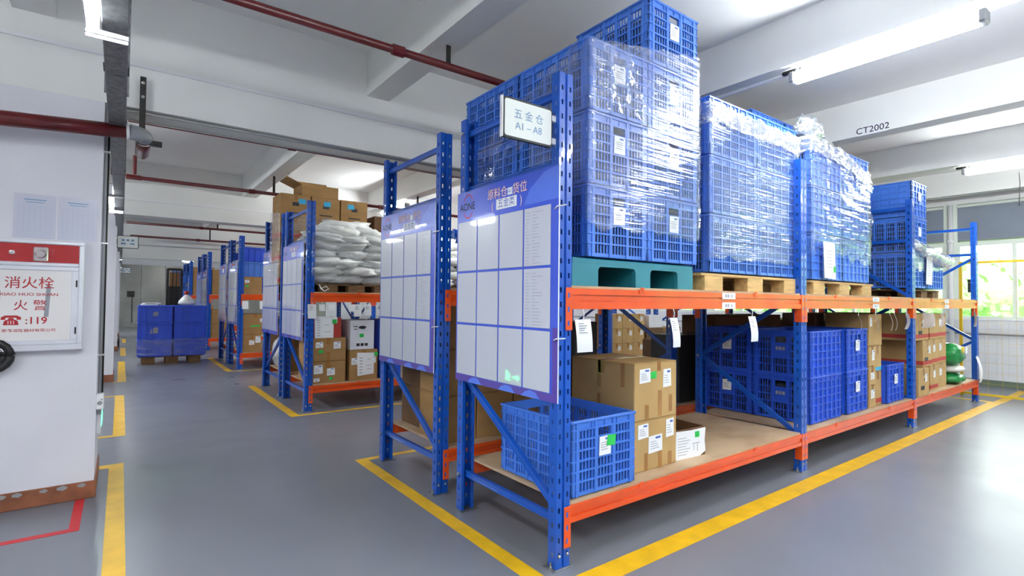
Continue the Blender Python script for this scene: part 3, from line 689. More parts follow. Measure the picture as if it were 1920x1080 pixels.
# ------------------------------------------------------------------ stretch film
def strip(name, label, path, mat, nz=28, seg=.03, amp=.010, seed=0, flow=14, rag=.03, group='stretch film on the crates', thick=True):
    """a film band along path points (x, y, ztop, zbot): taut, wrinkled, with ragged edges"""
    P = []
    for a, b_ in zip(path[:-1], path[1:]):
        n = max(2, int((Vector(b_[:2])-Vector(a[:2])).length/seg))
        for i in range(n): t = i/n; P.append([a[q]*(1-t)+b_[q]*t for q in range(4)])
    P.append(list(path[-1])); vs = []; n = len(P)
    for i, p in enumerate(P):
        q0, q1 = P[max(0, i-1)], P[min(n-1, i+1)]
        tx, ty = q1[0]-q0[0], q1[1]-q0[1]; l = math.hypot(tx, ty) or 1; nx, ny = ty/l, -tx/l
        zt = p[2]+rag*noise.noise((i*.25, seed, 1)); zb = p[3]+rag*1.4*noise.noise((i*.2, seed, 9))
        for j in range(nz+1):
            s = j/nz; z = zb+(zt-zb)*s
            d = noise.noise((i*.07+seed, z*flow+i*.05, seed*3.1))*amp+noise.noise((i*.3, z*flow*2.3, seed+5))*amp*.3
            d = abs(d)+.002
            vs.append((p[0]+nx*d, p[1]+ny*d, z+.004*noise.noise((i*.3, j*.7, seed))))
    fs = [(i*(nz+1)+j, (i+1)*(nz+1)+j, (i+1)*(nz+1)+j+1, i*(nz+1)+j+1) for i in range(n-1) for j in range(nz)]
    return solo(MB().add(vs, fs), name, [mat], label, 'plastic wrap', group, smooth=True)
e = .016
a0, a1, b0, b1 = .553-CW/2-e, 1.118+CW/2+e, .395-CL/2-e, 1.10+CL/2+e
strip('stretch_film', 'clear stretch film around the nearest crate stack on the teal pallet', [(a0, .60, 2.78, 2.42), (a0, b0, 3.10, 1.96), (a1, b0, 3.30, 1.95), (a1, b1, 3.12, 1.95)], 'film', 40, seed=1)
strip('stretch_film', 'loose creased film trailing down the left side of the nearest crate stack', [(a0-.004, b1-.05, 2.62, 2.10), (a0-.012, 1.2, 2.66, 2.02), (a0-.008, .75, 2.86, 2.52), (a0-.002, .12, 3.11, 2.88)], 'film2', 24, amp=.03, seed=4, flow=6)
def flap(name, label, pts, mat, seed, amp=.03, n=26, m=26, bulge=.03):
    """crumpled sheet hung between four corner points"""
    A, B, C, D_ = [Vector(p) for p in pts]; nrm = (B-A).cross(D_-A).normalized(); vs = []
    for i in range(n+1):
        for j in range(m+1):
            u, v = i/n, j/m; p = (A*(1-u)+B*u)*(1-v)+(D_*(1-u)+C*u)*v
            d = amp*noise.noise((u*5+seed, v*5, 1))+amp*.6*noise.noise((u*13, v*13+seed, 3))+bulge*math.sin(math.pi*u)*math.sin(math.pi*v)
            vs.append(p+nrm*d)
    fs = [(i*(m+1)+j, (i+1)*(m+1)+j, (i+1)*(m+1)+j+1, i*(m+1)+j+1) for i in range(n) for j in range(m)]
    return solo(MB().add(vs, fs), name, [mat], label, 'plastic wrap', 'stretch film on the crates', smooth=True)
flap('film_flap', 'crumpled clear film flap hanging over the top front crate of the nearest stack', [(a0+.0, b0-.018, 2.68), (.80, b0-.03, 2.69), (.62, b0-.02, 3.08), (a0+.02, b0-.012, 3.12)], 'film2', 2, .03, bulge=.025)
c0, c1, d0, d1 = 1.935-CL/2-e, 2.635+CL/2+e, .35-CW/2-e, .92+CW/2+e
strip('stretch_film', 'clear stretch film around the second crate stack', [(c0, .95, 2.98, 1.85), (c0, d0, 2.99, 1.84), (c1, d0, 3.0, 1.85), (c1, .95, 2.98, 1.86)], 'film', 40, seed=7)
strip('film_band', 'thick gathered film band round the top of the second crate stack', [(c0-.004, .6, 3.02, 2.86), (c0-.006, d0-.006, 3.03, 2.88), (c1+.006, d0-.006, 3.02, 2.86), (c1+.006, .6, 3.02, 2.88)], 'film3', 12, amp=.018, seed=9, flow=20)
c0, c1 = 3.62-CL/2-e, 4.325+CL/2+e
strip('stretch_film', 'wrinkled stretch film around the third crate stack', [(c0, .95, 3.08, 1.98), (c0, d0, 3.09, 1.97), (4.0, d0-.006, 3.06, 1.99), (c1, d0, 2.95, 1.90), (c1+.02, .95, 2.9, 1.9)], 'film2', 44, amp=.016, seed=12, flow=9, rag=.06)
strip('film_band', 'thick slanting film band across the top of the third crate stack', [(c0-.004, .6, 3.10, 2.96), (c0-.004, d0-.008, 3.11, 2.95), (3.95, d0-.012, 3.08, 2.92), (c1+.006, d0-.012, 2.86, 2.74)], 'film3', 12, amp=.02, seed=15, flow=20)
m = MB(); rn = random.Random(5)
def crumple(c, r, seed, sq=(1, 1, 1), n=22, k=14):
    vs = []; fs = []
    for i in range(k+1):
        for j in range(n):
            th = math.pi*i/k; ph = 2*math.pi*j/n; d = Vector((math.sin(th)*math.cos(ph), math.sin(th)*math.sin(ph), math.cos(th)))
            q = r*(1+.55*noise.noise(d*2.6+Vector((seed, 0, 0)))+.25*noise.noise(d*7+Vector((0, seed, 0))))
            vs.append((c[0]+d.x*q*sq[0], c[1]+d.y*q*sq[1], c[2]+d.z*q*sq[2]))
    for i in range(k):
        for j in range(n): fs.append((i*n+j, (i+1)*n+j, (i+1)*n+(j+1) % n, i*n+(j+1) % n))
    return vs, fs
solo(MB().add(*crumple((3.45, .16, 3.20), .14, 3, (1.3, .8, .9))), 'film_bunch', ['film3'], 'bunched clear film knot on top of the third crate stack', 'plastic wrap', 'stretch film on the crates', True)
solo(MB().add(*crumple((c1+.03, .14, 2.35), .10, 8, (.6, .8, 3.2))), 'film_bunch', ['film2'], 'loose film bulge at the right edge of the third crate stack', 'plastic wrap', 'stretch film on the crates', True)
pts = []; rr = []
for i in range(26):
    s = i/25; pts.append((5.9+1.65*s, .02-.03*math.sin(s*3), 2.27-.15*s-.07*math.sin(s*3.1)+.012*noise.noise((i*.9, 2, 1)))); rr.append((.055+.035*math.sin(s*3.1))*(1+.3*noise.noise((i*.7, 0, 3)))*(1 if s < .85 else .6))
solo(MB().tube(pts, rr, 14), 'film_twist', ['film3'], 'twisted rope of white film hanging off the third bay crates', 'plastic wrap', 'stretch film on the crates', True)
strip('stretch_film', 'clear film band round the lower crates in the third bay', [(5.915, .7, 2.26, 2.16), (5.915, .018, 2.3, 1.95), (6.5, .018, 2.22, 1.93), (7.24, .02, 2.10, 2.0)], 'film', 14, seed=21)

# ------------------------------------------------------------------ paper tags and sheets
def tag(label, x, y, ztop, w_, h_, bend=.02, rz=0, hook=.06, group='paper tags hanging under the beams', lines=True):
    t = thing('hanging_tag', label, 'tag', (x, y, ztop), rz, group)
    vs = []; n = 8
    for i in range(n+1):
        s = i/n
        for sx in (-1, 1):
            for dd in (0, .0015): vs.append((sx*w_/2+bend*s*s*1.2, -bend*math.sin(s*2.6)+dd, -hook-h_*s))
    fs = []
    for i in range(n):
        o = i*4; fs += [(o, o+2, o+6, o+4), (o+1, o+5, o+7, o+3), (o, o+4, o+5, o+1), (o+2, o+3, o+7, o+6)]
    fs += [(0, 1, 3, 2), (n*4, n*4+2, n*4+3, n*4+1)]
    part(MB().add(vs, fs), 'card', 'paper', t)
    part(MB().tube([(0, .0, .0), (.006, -.004, -hook*.5), (0, 0, -hook-.012)], .003, 6), 'hook', 'white', t)
    if lines:
        m = MB(FRONT(0, -.004, -hook))
        for k in range(5): m.box(-w_*.3, w_*(.0+.3*((k*37) % 10)/10), -h_*(.12+.07*k)-.002, -h_*(.12+.07*k)+.002, bend*.6*(.12+.07*k)*2.3, bend*.6*(.12+.07*k)*2.3+.003)
        part(m, 'handwriting', 'inkg', t)
    return t
zt = 1.455
tag('wide white tag with handwriting hanging beside the nearest post', .185, -.01, zt, .125, .19, .012)
tag('narrow white tag hanging over the upper cardboard carton', 1.04, -.01, zt, .08, .20, .02)
tag('white tag hanging left of the second post', 2.05, -.01, zt, .105, .20, .02, group=None)
for i, x in enumerate((4.14, 4.60, 5.02, 5.16, 5.58, 6.2, 6.32, 6.42, 6.52, 6.93)):
    tag(['tag over the narrow deep blue crates', 'tag over the tan cartons of the second bay', 'pair of tags, left one, left of the third post', 'pair of tags, right one, left of the third post', 'thin edge-on tag beside the third post', 'first of four thin tags in the third bay', 'second of four thin tags in the third bay', 'third of four thin tags in the third bay', 'last of four thin tags in the third bay', 'lone tag near the right of the third bay'][i],
        x, -.01, zt, .10 if i < 4 else .05, .19, .03, R(20) if i < 4 else R(55), lines=False)
tag('tag beside the right end post under the upper beam', 8.55, -.012, zt, .09, .22, .02, R(30), lines=False)
tag('long white sheet hanging from the right end post to the lower beam', 8.66, -.012, .74, .13, .40, .05, 0, .03, lines=False)
for i, (x, w_, h_) in enumerate(((.07, .11, .19), (.20, .08, .09), (.33, .08, .08), (.60, .075, .10), (.69, .11, .17), (.84, .10, .16), (1.02, .11, .16), (1.3, .1, .15))):
    tag('white tag under the sacks rack upper beam, ' + ['widest at the left post', 'second from the left', 'third from the left', 'fourth from the left', 'fifth from the left', 'sixth from the left', 'seventh from the left', 'eighth from the left'][i], x, 4.97, zt, w_, h_, .005, 0, .03, 'tags under the sacks rack beam', lines=(i in (0, 4, 5, 6)))
tag('white tag under the third pair beam, left', .13, 9.98, zt, .12, .17, .004, 0, .02, 'tags under the third pair beam', False)
tag('white tag under the third pair beam, right', .46, 9.98, zt, .1, .17, .004, 0, .02, 'tags under the third pair beam', False)
def sheet(label, x, y, z0, z1, w_, sk=.02, green=False):
    t = thing('paper_sheet', label, 'paper', (x, y, z0), 0, 'sheets taped to the wrap')
    part(MB(FRONT(0, 0, 0)).poly([(-w_/2+sk, 0), (w_/2+sk, -.01), (w_/2-sk, z1-z0), (-w_/2-sk, z1-z0)], .002), 'page', 'paper', t)
    if green: part(MB(FRONT(w_/2-.02, -.0022, (z1-z0)*.25)).poly([(.03*math.cos(i*.785), .035*math.sin(i*.785)) for i in range(8)], .001), 'sticker', 'green', t)
    mm = MB(FRONT(0, -.0021, 0))
    for q in range(6): mm.box(-w_*.3, w_*.2, (z1-z0)*(.3+.09*q)-.002, (z1-z0)*(.3+.09*q)+.002, 0, .0005)
    part(mm, 'print', 'inkg', t)
sheet('white paper sheet with green sticker on the third wrapped stack', 3.52, .01, 1.75, 2.10, .25, .012, True)
sheet('white paper sheet hanging below the twisted film', 6.47, .0, 1.77, 2.14, .24, -.02)

# ------------------------------------------------------------------ cartons
def carton(label, x0, x1, y0, y1, z0, z1, mat='card', rz=0, group=None, cards=(), tapes=True, stripe=None, stickers=(), seam='y', openf=False, marks=(), ftape=(), name='cardboard_box', side=None):
    cx, cy = (x0+x1)/2, (y0+y1)/2; t = thing(name, label, 'box', (cx, cy, z0), rz, group); W, D, h = (x1-x0)/2, (y1-y0)/2, z1-z0
    if openf:
        m = MB(); g = .006
        m.box(-W, W, -D, D, 0, g).box(-W, W, -D, -D+g, g, h).box(-W, W, D-g, D, g, h).box(-W, -W+g, -D+g, D-g, g, h).box(W-g, W, -D+g, D-g, g, h)
        part(m, 'body', mat, t)
    else:
        part(MB().cbox(-W, W, -D, D, 0, h-.006, .005), 'body', mat, t)
        g = .002
        if seam == 'y':
            part(MB().cbox(-W, -g, -D, D, h-.006, h, .0015), 'flap', mat, t); part(MB().cbox(g, W, -D, D, h-.006, h, .0015), 'flap', mat, t)
            if tapes: part(MB().box(-.028, .028, -D-.0006, D+.0006, h, h+.0008).box(-.028, .028, -D-.001, -D, h-.09, h+.0008), 'tape', 'tape', t)
        else:
            part(MB().cbox(-W, W, -D, -g, h-.006, h, .0015), 'flap', mat, t); part(MB().cbox(-W, W, g, D, h-.006, h, .0015), 'flap', mat, t)
            if tapes: part(MB().box(-W-.0006, W+.0006, -.028, .028, h, h+.0008).box(-W-.001, -W, -.028, .028, h-.09, h+.0008), 'tape', 'tape', t)
    F = FRONT(0, -D-.0002, 0)
    for (u, v, w_, hh_) in cards:
        c = part(MB(F).poly([(u-w_/2, v-hh_/2), (u+w_/2, v-hh_/2+.006), (u+w_/2-.004, v+hh_/2), (u-w_/2+.002, v+hh_/2-.004)], .0014), 'label_card', 'paper', t)
        mm = MB(F).box(u-.0, u+w_*.35, v+hh_*.28, v+hh_*.4, .0014, .002, 1)
        for q in range(4): mm.box(u-w_*.36, u+w_*(.05+.07*q), v+hh_*(.14-.13*q)-.002, v+hh_*(.14-.13*q)+.002, .0014, .002)
        part(mm, 'print', ['inkg', 'inkblue'], c)
    for (u, v, w_, hh_, mt) in stickers: part(MB(F).poly([(u-w_/2, v-hh_/2), (u+w_/2, v-hh_/2+.003), (u+w_/2, v+hh_/2), (u-w_/2, v+hh_/2-.002)], .0024), 'sticker', mt, t)
    for (u, v, w_, hh_) in ftape: part(MB(F).box(u-w_/2, u+w_/2, v-hh_/2, v+hh_/2, 0, .0008), 'tape', 'tape', t)
    if side:
        Ls = LEFT(-W-.0002, 0, 0)
        for (u, v, w_, hh_, mt) in side: part(MB(Ls).box(u-w_/2, u+w_/2, v-hh_/2, v+hh_/2, 0, .0008), 'tape' if mt == 'tape' else 'printed_mark', mt, t)
    if stripe:
        za, zb = stripe; part(MB(F).box(-W, W, za, zb, 0, .0006).box(0, 0, 0, 0, 0, 0), 'red_band', 'rstripe', t); part(MB(LEFT(-W-.0002, 0, 0)).box(-D, D, za, zb, 0, .0006), 'red_band', 'rstripe', t)
    if marks:
        mm = MB(F)
        for (u, v, w_, hh_) in marks: mm.box(u-w_/2, u+w_/2, v-hh_/2, v+hh_/2, 0, .0006)
        part(mm, 'printed_mark', 'ink', t)
    return t
# nearest rack, first bay
carton('brown carton with taped seams, lower one right of the open crate', .785, 1.255, .12, .72, ZL, .695, 'card2', cards=((-.13, .27, .11, .10), (.0, .17, .15, .12), (.16, .26, .09, .13)), ftape=((-.1, .05, .035, .14), (.05, .06, .04, .13), (.16, .05, .04, .09)), seam='x')
carton('long brown carton with white labels, on top of the lower carton', .79, 1.25, .115, .72, .697, 1.085, 'card2', cards=((-.12, .30, .115, .10), (.12, .27, .09, .13)), stickers=((-.03, .30, .06, .05, 'green'),), ftape=((-.1, .05, .04, .1), (.04, .1, .04, .18), (.16, .09, .035, .12), (.03, .36, .04, .07)), side=((.2, .30, .035, .16, 'tape'), (-.02, .29, .035, .19, 'tape'), (-.02, .1, .03, .1, 'tape')), seam='x')
carton('brown carton behind the open blue crate, under the big tag', .52, .785, .735, 1.06, ZL, 1.10, 'card', side=((0, .6, .04, .18, 'tape'),))
b_ = carton('small white paper covered box, open and tilted, on the bare plywood', 1.29, 1.62, .13, .44, ZL, .565, 'card3', R(-5), openf=True)
part(MB(FRONT(0, -.157, 0)).poly([(-.165, .0), (.10, -.0), (.165, .03), (.155, .11), (.165, .205), (.0, .20), (-.16, .205)], .003), 'paper_cover', 'paper', b_)
m = MB(FRONT(0, -.1601, 0))
for q in range(7): m.box(-.14, -.05+.02*(q % 3), .03+.02*q, .034+.02*q, 0, .0005)
m.box(.03, .035, .05, .10, 0, .0005).box(.07, .075, .04, .1, 0, .0005).box(.02, .1, .1, .104, 0, .0005)
part(m, 'handwriting', 'inkg', b_); part(MB(FRONT(.07, -.1602, .165)).box(-.025, .025, -.022, .022, 0, .001), 'sticker', 'green', b_)
part(MB().add(*crumple((-.1, 0, .15), .09, 6, (1, 1, .7))), 'plastic_bag', 'film3', b_, True)
part(MB(Matrix.Rotation(R(25), 4, 'X')).box(-.16, .16, .2, .34, .13, .134), 'flap', 'card2', b_)
# second bay lower cartons
carton('tall narrow tan carton column front, bottom of three, second bay', 4.69, 4.87, .08, .52, ZL, .60, 'card2', 0, 'tan cartons in the second bay', cards=((.0, .15, .1, .1),))
carton('tan carton in the middle of the narrow column, second bay', 4.69, 4.87, .08, .52, .602, .81, 'card2', 0, 'tan cartons in the second bay', cards=((0, .1, .1, .08),))
carton('tan carton at the top of the narrow column, second bay', 4.69, 4.87, .08, .52, .812, 1.03, 'card2', 0, 'tan cartons in the second bay', cards=((.02, .12, .07, .12),))
carton('tall tan carton with red foot band standing beside the single deep blue crate', 4.88, 5.10, .10, .55, ZL, .735, 'card2', 0, 'tan cartons in the second bay', stripe=(.03, .08), side=None)
carton('tan carton with blue taped bottom, on the tall carton', 4.88, 5.10, .10, .55, .737, 1.03, 'card2', 0, 'tan cartons in the second bay', stickers=((0, .03, .21, .04, 'cyan'),))
carton('top tan carton with clear tape, under the hanging tags of the second bay', 4.74, 5.12, .10, .55, 1.032, 1.39, 'card2', 0, 'tan cartons in the second bay', cards=((-.13, .27, .06, .1),))
for q in range(3):
    for j, xx in enumerate((4.72, 5.27)):
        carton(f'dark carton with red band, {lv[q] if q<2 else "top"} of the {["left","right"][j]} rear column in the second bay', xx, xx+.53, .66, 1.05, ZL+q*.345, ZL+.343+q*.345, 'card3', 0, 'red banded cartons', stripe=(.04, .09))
# third bay lower cartons
for q, (xa, xb, ya) in enumerate(((6.02, 6.42, .0), (6.30, 6.66, .03), (6.05, 6.60, .05))):
    carton(f'red banded carton, {["bottom","middle","top"][q]} of the left column in the third bay', xa, xb, ya, .50, ZL+q*.345, ZL+.343+q*.345, 'card2', 0, 'red banded cartons', stripe=None if q == 0 else (.03, .08), marks=((-.05, .1, .14, .05), (.02, .2, .03, .03)), cards=((.08, .22, .08, .1),))
for q in range(3):
    carton(f'red banded carton, {["bottom","middle","top"][q]} of the second column in the third bay', 6.69, 7.02, .06, .5, ZL+q*.345, ZL+.343+q*.345, 'card2', 0, 'red banded cartons', stripe=(.03, .08), cards=((.02, .22, .08, .1),))
    carton(f'red banded carton, {["bottom","middle","top"][q]} of the third column in the third bay', 7.06, 7.48, .08, .5, ZL+q*.345, ZL+.343+q*.345, 'card2', 0, 'red banded cartons', stripe=(.03, .08) if q else None, cards=((-.05, .22, .1, .1),))
    carton(f'red banded carton, {["bottom","middle","top"][q]} of the rear column in the third bay', 6.02, 6.6, .55, 1.04, ZL+q*.345, ZL+.343+q*.345, 'card', 0, 'red banded cartons', stripe=(.03, .08))
carton('tan carton by the right end post, upper of two', 8.05, 8.62, .22, .62, .637, .90, 'card2', cards=((.1, .1, .12, .12),), marks=((-.15, .2, .12, .03),))
carton('tan carton by the right end post, lower of two', 8.2, 8.62, .2, .62, ZL, .635, 'card2', cards=((-.05, .15, .1, .14),))
def bag(label, c, r, sq, seed, mats, nm='plastic_bag'):
    vs, fs = crumple((0, 0, 0), r, seed, sq); o = solo(MB().add(vs, fs), nm, mats, label, 'bag', 'green bags', True, c); return o
def pillow(rx, ry, rz_, seed, n=20, k=12, p=.55, am=.12):
    vs = []; fs = []
    def sp(v, e_): return math.copysign(abs(v)**e_, v)
    for i in range(k+1):
        th = -math.pi/2+math.pi*i/k
        for j in range(n):
            ph = 2*math.pi*j/n; x = sp(math.cos(th), .8)*sp(math.cos(ph), p); y = sp(math.cos(th), .8)*sp(math.sin(ph), p); z = sp(math.sin(th), .9)
            q = 1+am*noise.noise((x*2.2+seed, y*2.2, z*2))
            vs.append((x*rx*q, y*ry*q, (z*q+1)*rz_))
    for i in range(k):
        for j in range(n): fs.append((i*n+j, i*n+(j+1) % n, (i+1)*n+(j+1) % n, (i+1)*n+j))
    return MB().add(vs, fs)
for q, (lb, z, mt) in enumerate((('green plastic bag lying at the bottom beside the end cartons', ZL, 'gloss_green'), ('white bag squeezed between two green bags', ZL+.16, 'sack'), ('green plastic bag with yellow print standing on top', ZL+.27, 'gloss_green'))):
    t = thing('plastic_bag', lb, 'bag', (7.86, .13, z), 0, 'plastic bags in the third bay')
    part(pillow(.20, .16, (.08, .055, .16)[q], q*3), 'body', mt, t, True)
    if q == 2: part(MB(FRONT(-.1, -.17, .24)).poly([(.05*math.cos(i*.6), .05*math.sin(i*.6)) for i in range(10)], .01), 'printed_mark', 'yelp', t); part(MB(FRONT(.09, -.165, .22)).poly([(-.05, -.05), (.05, -.04), (.05, .05), (-.04, .05)], .008), 'printed_mark', 'paper', t)

# rack two (behind the nearest): cartons on the lower level, brown boxes above
for j, (xa, xb) in enumerate(((.14, .42), (.43, .80), (.81, 1.18))):
    for q in range(3):
        if j == 2 and q == 2: continue
        carton(f'brown carton in the rack behind, {["bottom","middle","top"][q]} of the {["left end","second","third"][j]} column', xa, xb, 1.47, 1.95, ZL+q*.375, ZL+.372+q*.375, 'card', 0, 'brown cartons behind the nearest rack', cards=((.12, .08, .1, .05),) if (j == 1 and q == 1) else (), tapes=q > 0)
for j in range(2):
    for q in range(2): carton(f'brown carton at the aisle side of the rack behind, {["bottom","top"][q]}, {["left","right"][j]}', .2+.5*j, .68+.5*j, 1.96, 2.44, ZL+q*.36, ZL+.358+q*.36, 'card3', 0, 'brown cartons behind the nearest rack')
carton('black box added for the dark depth behind the brown cartons, corridor end', 1.5, 1.82, 1.45, 1.76, ZL, 1.30, 'black', tapes=False)  # black boxes put in to give the dark background under the shelves
carton('large black box added for the dark depth behind the bare plywood shelf', 3.15, 3.92, 1.45, 1.85, ZL, 1.12, 'black', tapes=False)
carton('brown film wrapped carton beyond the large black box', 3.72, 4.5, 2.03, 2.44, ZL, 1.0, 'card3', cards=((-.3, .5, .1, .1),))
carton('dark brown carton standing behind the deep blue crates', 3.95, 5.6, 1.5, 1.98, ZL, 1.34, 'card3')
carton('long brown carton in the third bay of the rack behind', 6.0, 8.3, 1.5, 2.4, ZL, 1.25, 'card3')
# white sacks on the rack across the aisle
SM = [pillow(.27, .19, .075, s*5.3, p=.75, am=.34).mesh('plastic_sack', ['sack'], True) for s in range(7)]
lw_ = ['bottom', 'second', 'third', 'fourth', 'fifth', 'sixth', 'seventh', 'top']
def sacks(x0, x1, y0, y1, z0, layers, label, grp):
    rn = random.Random(int(x0*10)+3)
    cx, cy = (x0+x1)/2, (y0+y1)/2
    for l in range(layers):
        f = (1, 1, 1.02, 1.02, 1, .95, .8, .5)[l+8-layers]
        W, D = (x1-x0)/2*f, (y1-y0)/2*f; z = z0+l*.114
        if l == layers-1: sp = [(-.12, -.1, 'left'), (.15, -.05, 'right'), (0, .18, 'rear')]
        else:
            o_ = .1 if l % 2 else -.02
            sp = [(-W+.17, -D+.2, 'front left'), (-.06+o_, -D+.17, 'front middle'), (W-.2, -D+.2, 'front right'), (-W+.17, .05, 'left side'), (W-.2, .05, 'right side'), (-.2, D-.2, 'rear left'), (.25, D-.2, 'rear right')]
            if l > layers-4: sp.append((0, .0, 'middle'))
        for (dx, dy, nm) in sp:
            o = put('plastic_sack', SM[rn.randrange(7)], None, (cx+dx+rn.uniform(-.04, .04), cy+dy+rn.uniform(-.05, .03), z+rn.uniform(-.012, .012)), rn.uniform(-.5, .5)+(R(90) if 'side' in nm else 0))
            o.rotation_euler[0] = rn.uniform(-.12, .12); o.rotation_euler[1] = rn.uniform(-.1, .1)
            o['label'] = f'white plastic sack, {lw_[l] if l < layers-1 else "top"} layer {nm}, {label}'; o['category'] = 'sack'; o['group'] = grp
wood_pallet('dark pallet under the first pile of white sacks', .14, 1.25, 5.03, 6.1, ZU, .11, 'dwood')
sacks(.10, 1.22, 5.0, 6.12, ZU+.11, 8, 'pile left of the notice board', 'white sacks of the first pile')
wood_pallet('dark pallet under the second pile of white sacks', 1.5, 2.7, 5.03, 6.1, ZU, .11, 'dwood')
sacks(1.55, 2.7, 5.0, 6.12, ZU+.11, 7, 'pile seen between the notice boards', 'white sacks of the second pile')
strip('stretch_film', 'glossy film around the first pile of white sacks', [(.07, 6.0, 2.35, 1.75), (.07, 4.99, 2.38, 1.72), (1.28, 4.99, 2.40, 1.74), (1.28, 6, 2.38, 1.74)], 'film4', 26, amp=.03, seed=31, flow=6, group='film on the white sacks')
solo(MB().tube([(.17, 5.012, 1.69), (.2, 5.012, 1.64), (.26, 5.01, 1.67), (.3, 5.012, 1.63), (.24, 5.01, 1.602), (.18, 5.012, 1.65)], .009, 6), 'rope_end', ['sack'], 'white knotted film tail at the foot of the sack pile', 'plastic wrap')
# lower level of that rack
carton('brown carton with white labels and a tape strip, upper left under the sacks', .08, .56, 5.04, 5.6, .652, .965, 'card', 0, 'cartons under the white sacks', cards=((-.12, .22, .1, .08), (.12, .21, .1, .1)), stickers=((-.1, .13, .06, .045, 'green'),), ftape=((.0, .06, .04, .12),))
carton('brown carton with many labels, lower left under the sacks', .08, .56, 5.04, 5.6, ZL, .65, 'card', 0, 'cartons under the white sacks', cards=((-.13, .19, .12, .12), (.04, .15, .11, .1), (-.15, .05, .08, .05)), stickers=((.04, .06, .05, .04, 'green'),))
b_ = carton('dark red box with a white packing list on its front, under the sacks', .10, .50, 5.06, 5.5, .967, 1.24, 'rstripe', 0, None)
part(MB(FRONT(-.03, -.2225, .14)).poly([(-.13, -.16), (.12, -.16), (.12, .06), (.17, .06), (.17, .14), (-.14, .16)], .002), 'packing_list', 'paper', b_)
m = MB(FRONT(-.03, -.2247, .14))
for q in range(7): m.box(-.1, -.06, -.11+.035*q, -.105+.035*q, 0, .0005); 
m.box(0, .08, -.06, -.056, 0, .0005).box(0, .06, .03, .034, 0, .0005)
part(m, 'print', 'ink', b_); part(MB(FRONT(.1, -.2248, .22)).box(-.03, .03, -.03, .03, 0, .001), 'sticker', 'green', b_)
b_ = carton('white archive box with a dark oval hand hole under the sacks rack tags', .63, .98, 5.07, 5.5, .782, 1.20, 'wcard', 0, None, marks=((-.1, .33, .06, .008), (-.1, .29, .05, .01), (-.06, .07, .045, .04), (0, .07, .045, .04), (.06, .07, .045, .04)), stickers=((-.01, .2, .06, .05, 'green'),), tapes=False)
part(MB(FRONT(.0, -.2155, .315)).poly([(.055*math.cos(i*.45)*1.0, .022*math.sin(i*.45)) for i in range(14)], .001), 'hand_hole', 'ink', b_)
b_ = carton('brown carton with a large taped delivery note, under the white archive box', .62, 1.03, 5.05, 5.55, ZL, .78, 'card', 0, None, cards=((-.13, .27, .1, .1), (.12, .28, .12, .1)), stickers=((.15, .36, .12, .05, 'green'),))
part(MB(FRONT(.03, -.2525, .2)).poly([(-.12, -.14), (.12, -.12), (.12, .18), (-.13, .19)], .002), 'delivery_note', 'paper', b_)
m = MB(FRONT(.03, -.2547, .2))
for q in range(6): m.box(-.09, -.05, -.1+.042*q, -.094+.042*q, 0, .0005)
m.box(.01, .08, 0, .004, 0, .0005).box(.02, .07, .09, .094, 0, .0005).box(.02, .08, -.05, -.046, 0, .0005)
part(m, 'print', 'ink', b_)
carton('dark blue covered carton right of the archive box', 1.08, 1.4, 5.06, 5.6, ZL, 1.2, 'crateB')
for j in range(3):
    for q in range(3): carton(f'tan carton with a white label across the aisle, {["bottom","middle","top"][q]} row, {["left","second","third"][j]} column', 5.95+.345*j, 6.29+.345*j, 5.05, 5.5, ZL+q*.30, ZL+.298+q*.30, 'card2', 0, 'tan cartons across the aisle seen under the beam', cards=((.08, .2, .08, .1),))
for j in range(2): carton(f'brown wrapped carton across the aisle right of the tan cartons, {["lower","upper"][j]}', 7.05, 8.25, 5.05, 5.9, ZL+.30*j, ZL+.298+.30*j, 'card3', 0, 'brown cartons across the aisle')
carton('open white carton on the brown wrapped cartons across the aisle', 7.15, 7.6, 5.06, 5.4, ZL+.60, 1.22, 'wcard', openf=True)
# cartons on the rear side, above and behind the sacks
for q in range(4):
    for j in range(3):
        carton(f'brown carton with red band, {["bottom","second","third","top"][q]} of {["left","middle","right"][j]} column behind the sacks', -.02+.47*j, .43+.47*j, 6.42, 6.95, 1.722+q*.355, 1.722+.353+q*.355, 'card', 0, 'cartons stacked behind the white sacks', stripe=(.03, .09) if q < 3 else None, stickers=((.1-.08*j, .25, .11, .08, 'cyan'),) if q == 3 else (), marks=((.0, .2, .1, .06), (0, .06, .2, .02)) if q == 3 else ())
wood_pallet('dark pallet under the cartons behind the sacks', -.02, 1.4, 6.42, 7.4, ZU, .13, 'dwood')
b_ = carton('open brown carton with raised flaps on the very top of the stack', .30, .88, 6.45, 6.95, 3.144, 3.33, 'card', openf=True)
for (T_, s_) in ((Matrix.Translation((-.29, 0, .186)) @ Matrix.Rotation(R(-158), 4, 'Y'), 0), (Matrix.Translation((.29, 0, .186)) @ Matrix.Rotation(R(-35), 4, 'Y'), 1)):
    part(MB(T_).box(-.22 if s_ else 0, 0 if s_ else .24, -.24, .24, 0, .005) if s_ else MB(T_).box(0, .24, -.24, .24, 0, .005), 'flap', 'card', b_)
part(MB(Matrix.Translation((0, .24, .186)) @ Matrix.Rotation(R(50), 4, 'X')).box(-.28, .28, 0, .2, 0, .005), 'flap', 'card', b_)
carton('dark brown carton at the right end of the cartons behind the sacks', 1.50, 2.1, 6.42, 7.0, 2.432, 2.93, 'card3')
for q in range(2): carton(f'brown carton under the dark one behind the sacks, {["lower","upper"][q]}', 1.50, 2.1, 6.42, 7.0, ZU+q*.42, ZU+.418+q*.42, 'card3', 0, 'cartons right of the stack behind the sacks')
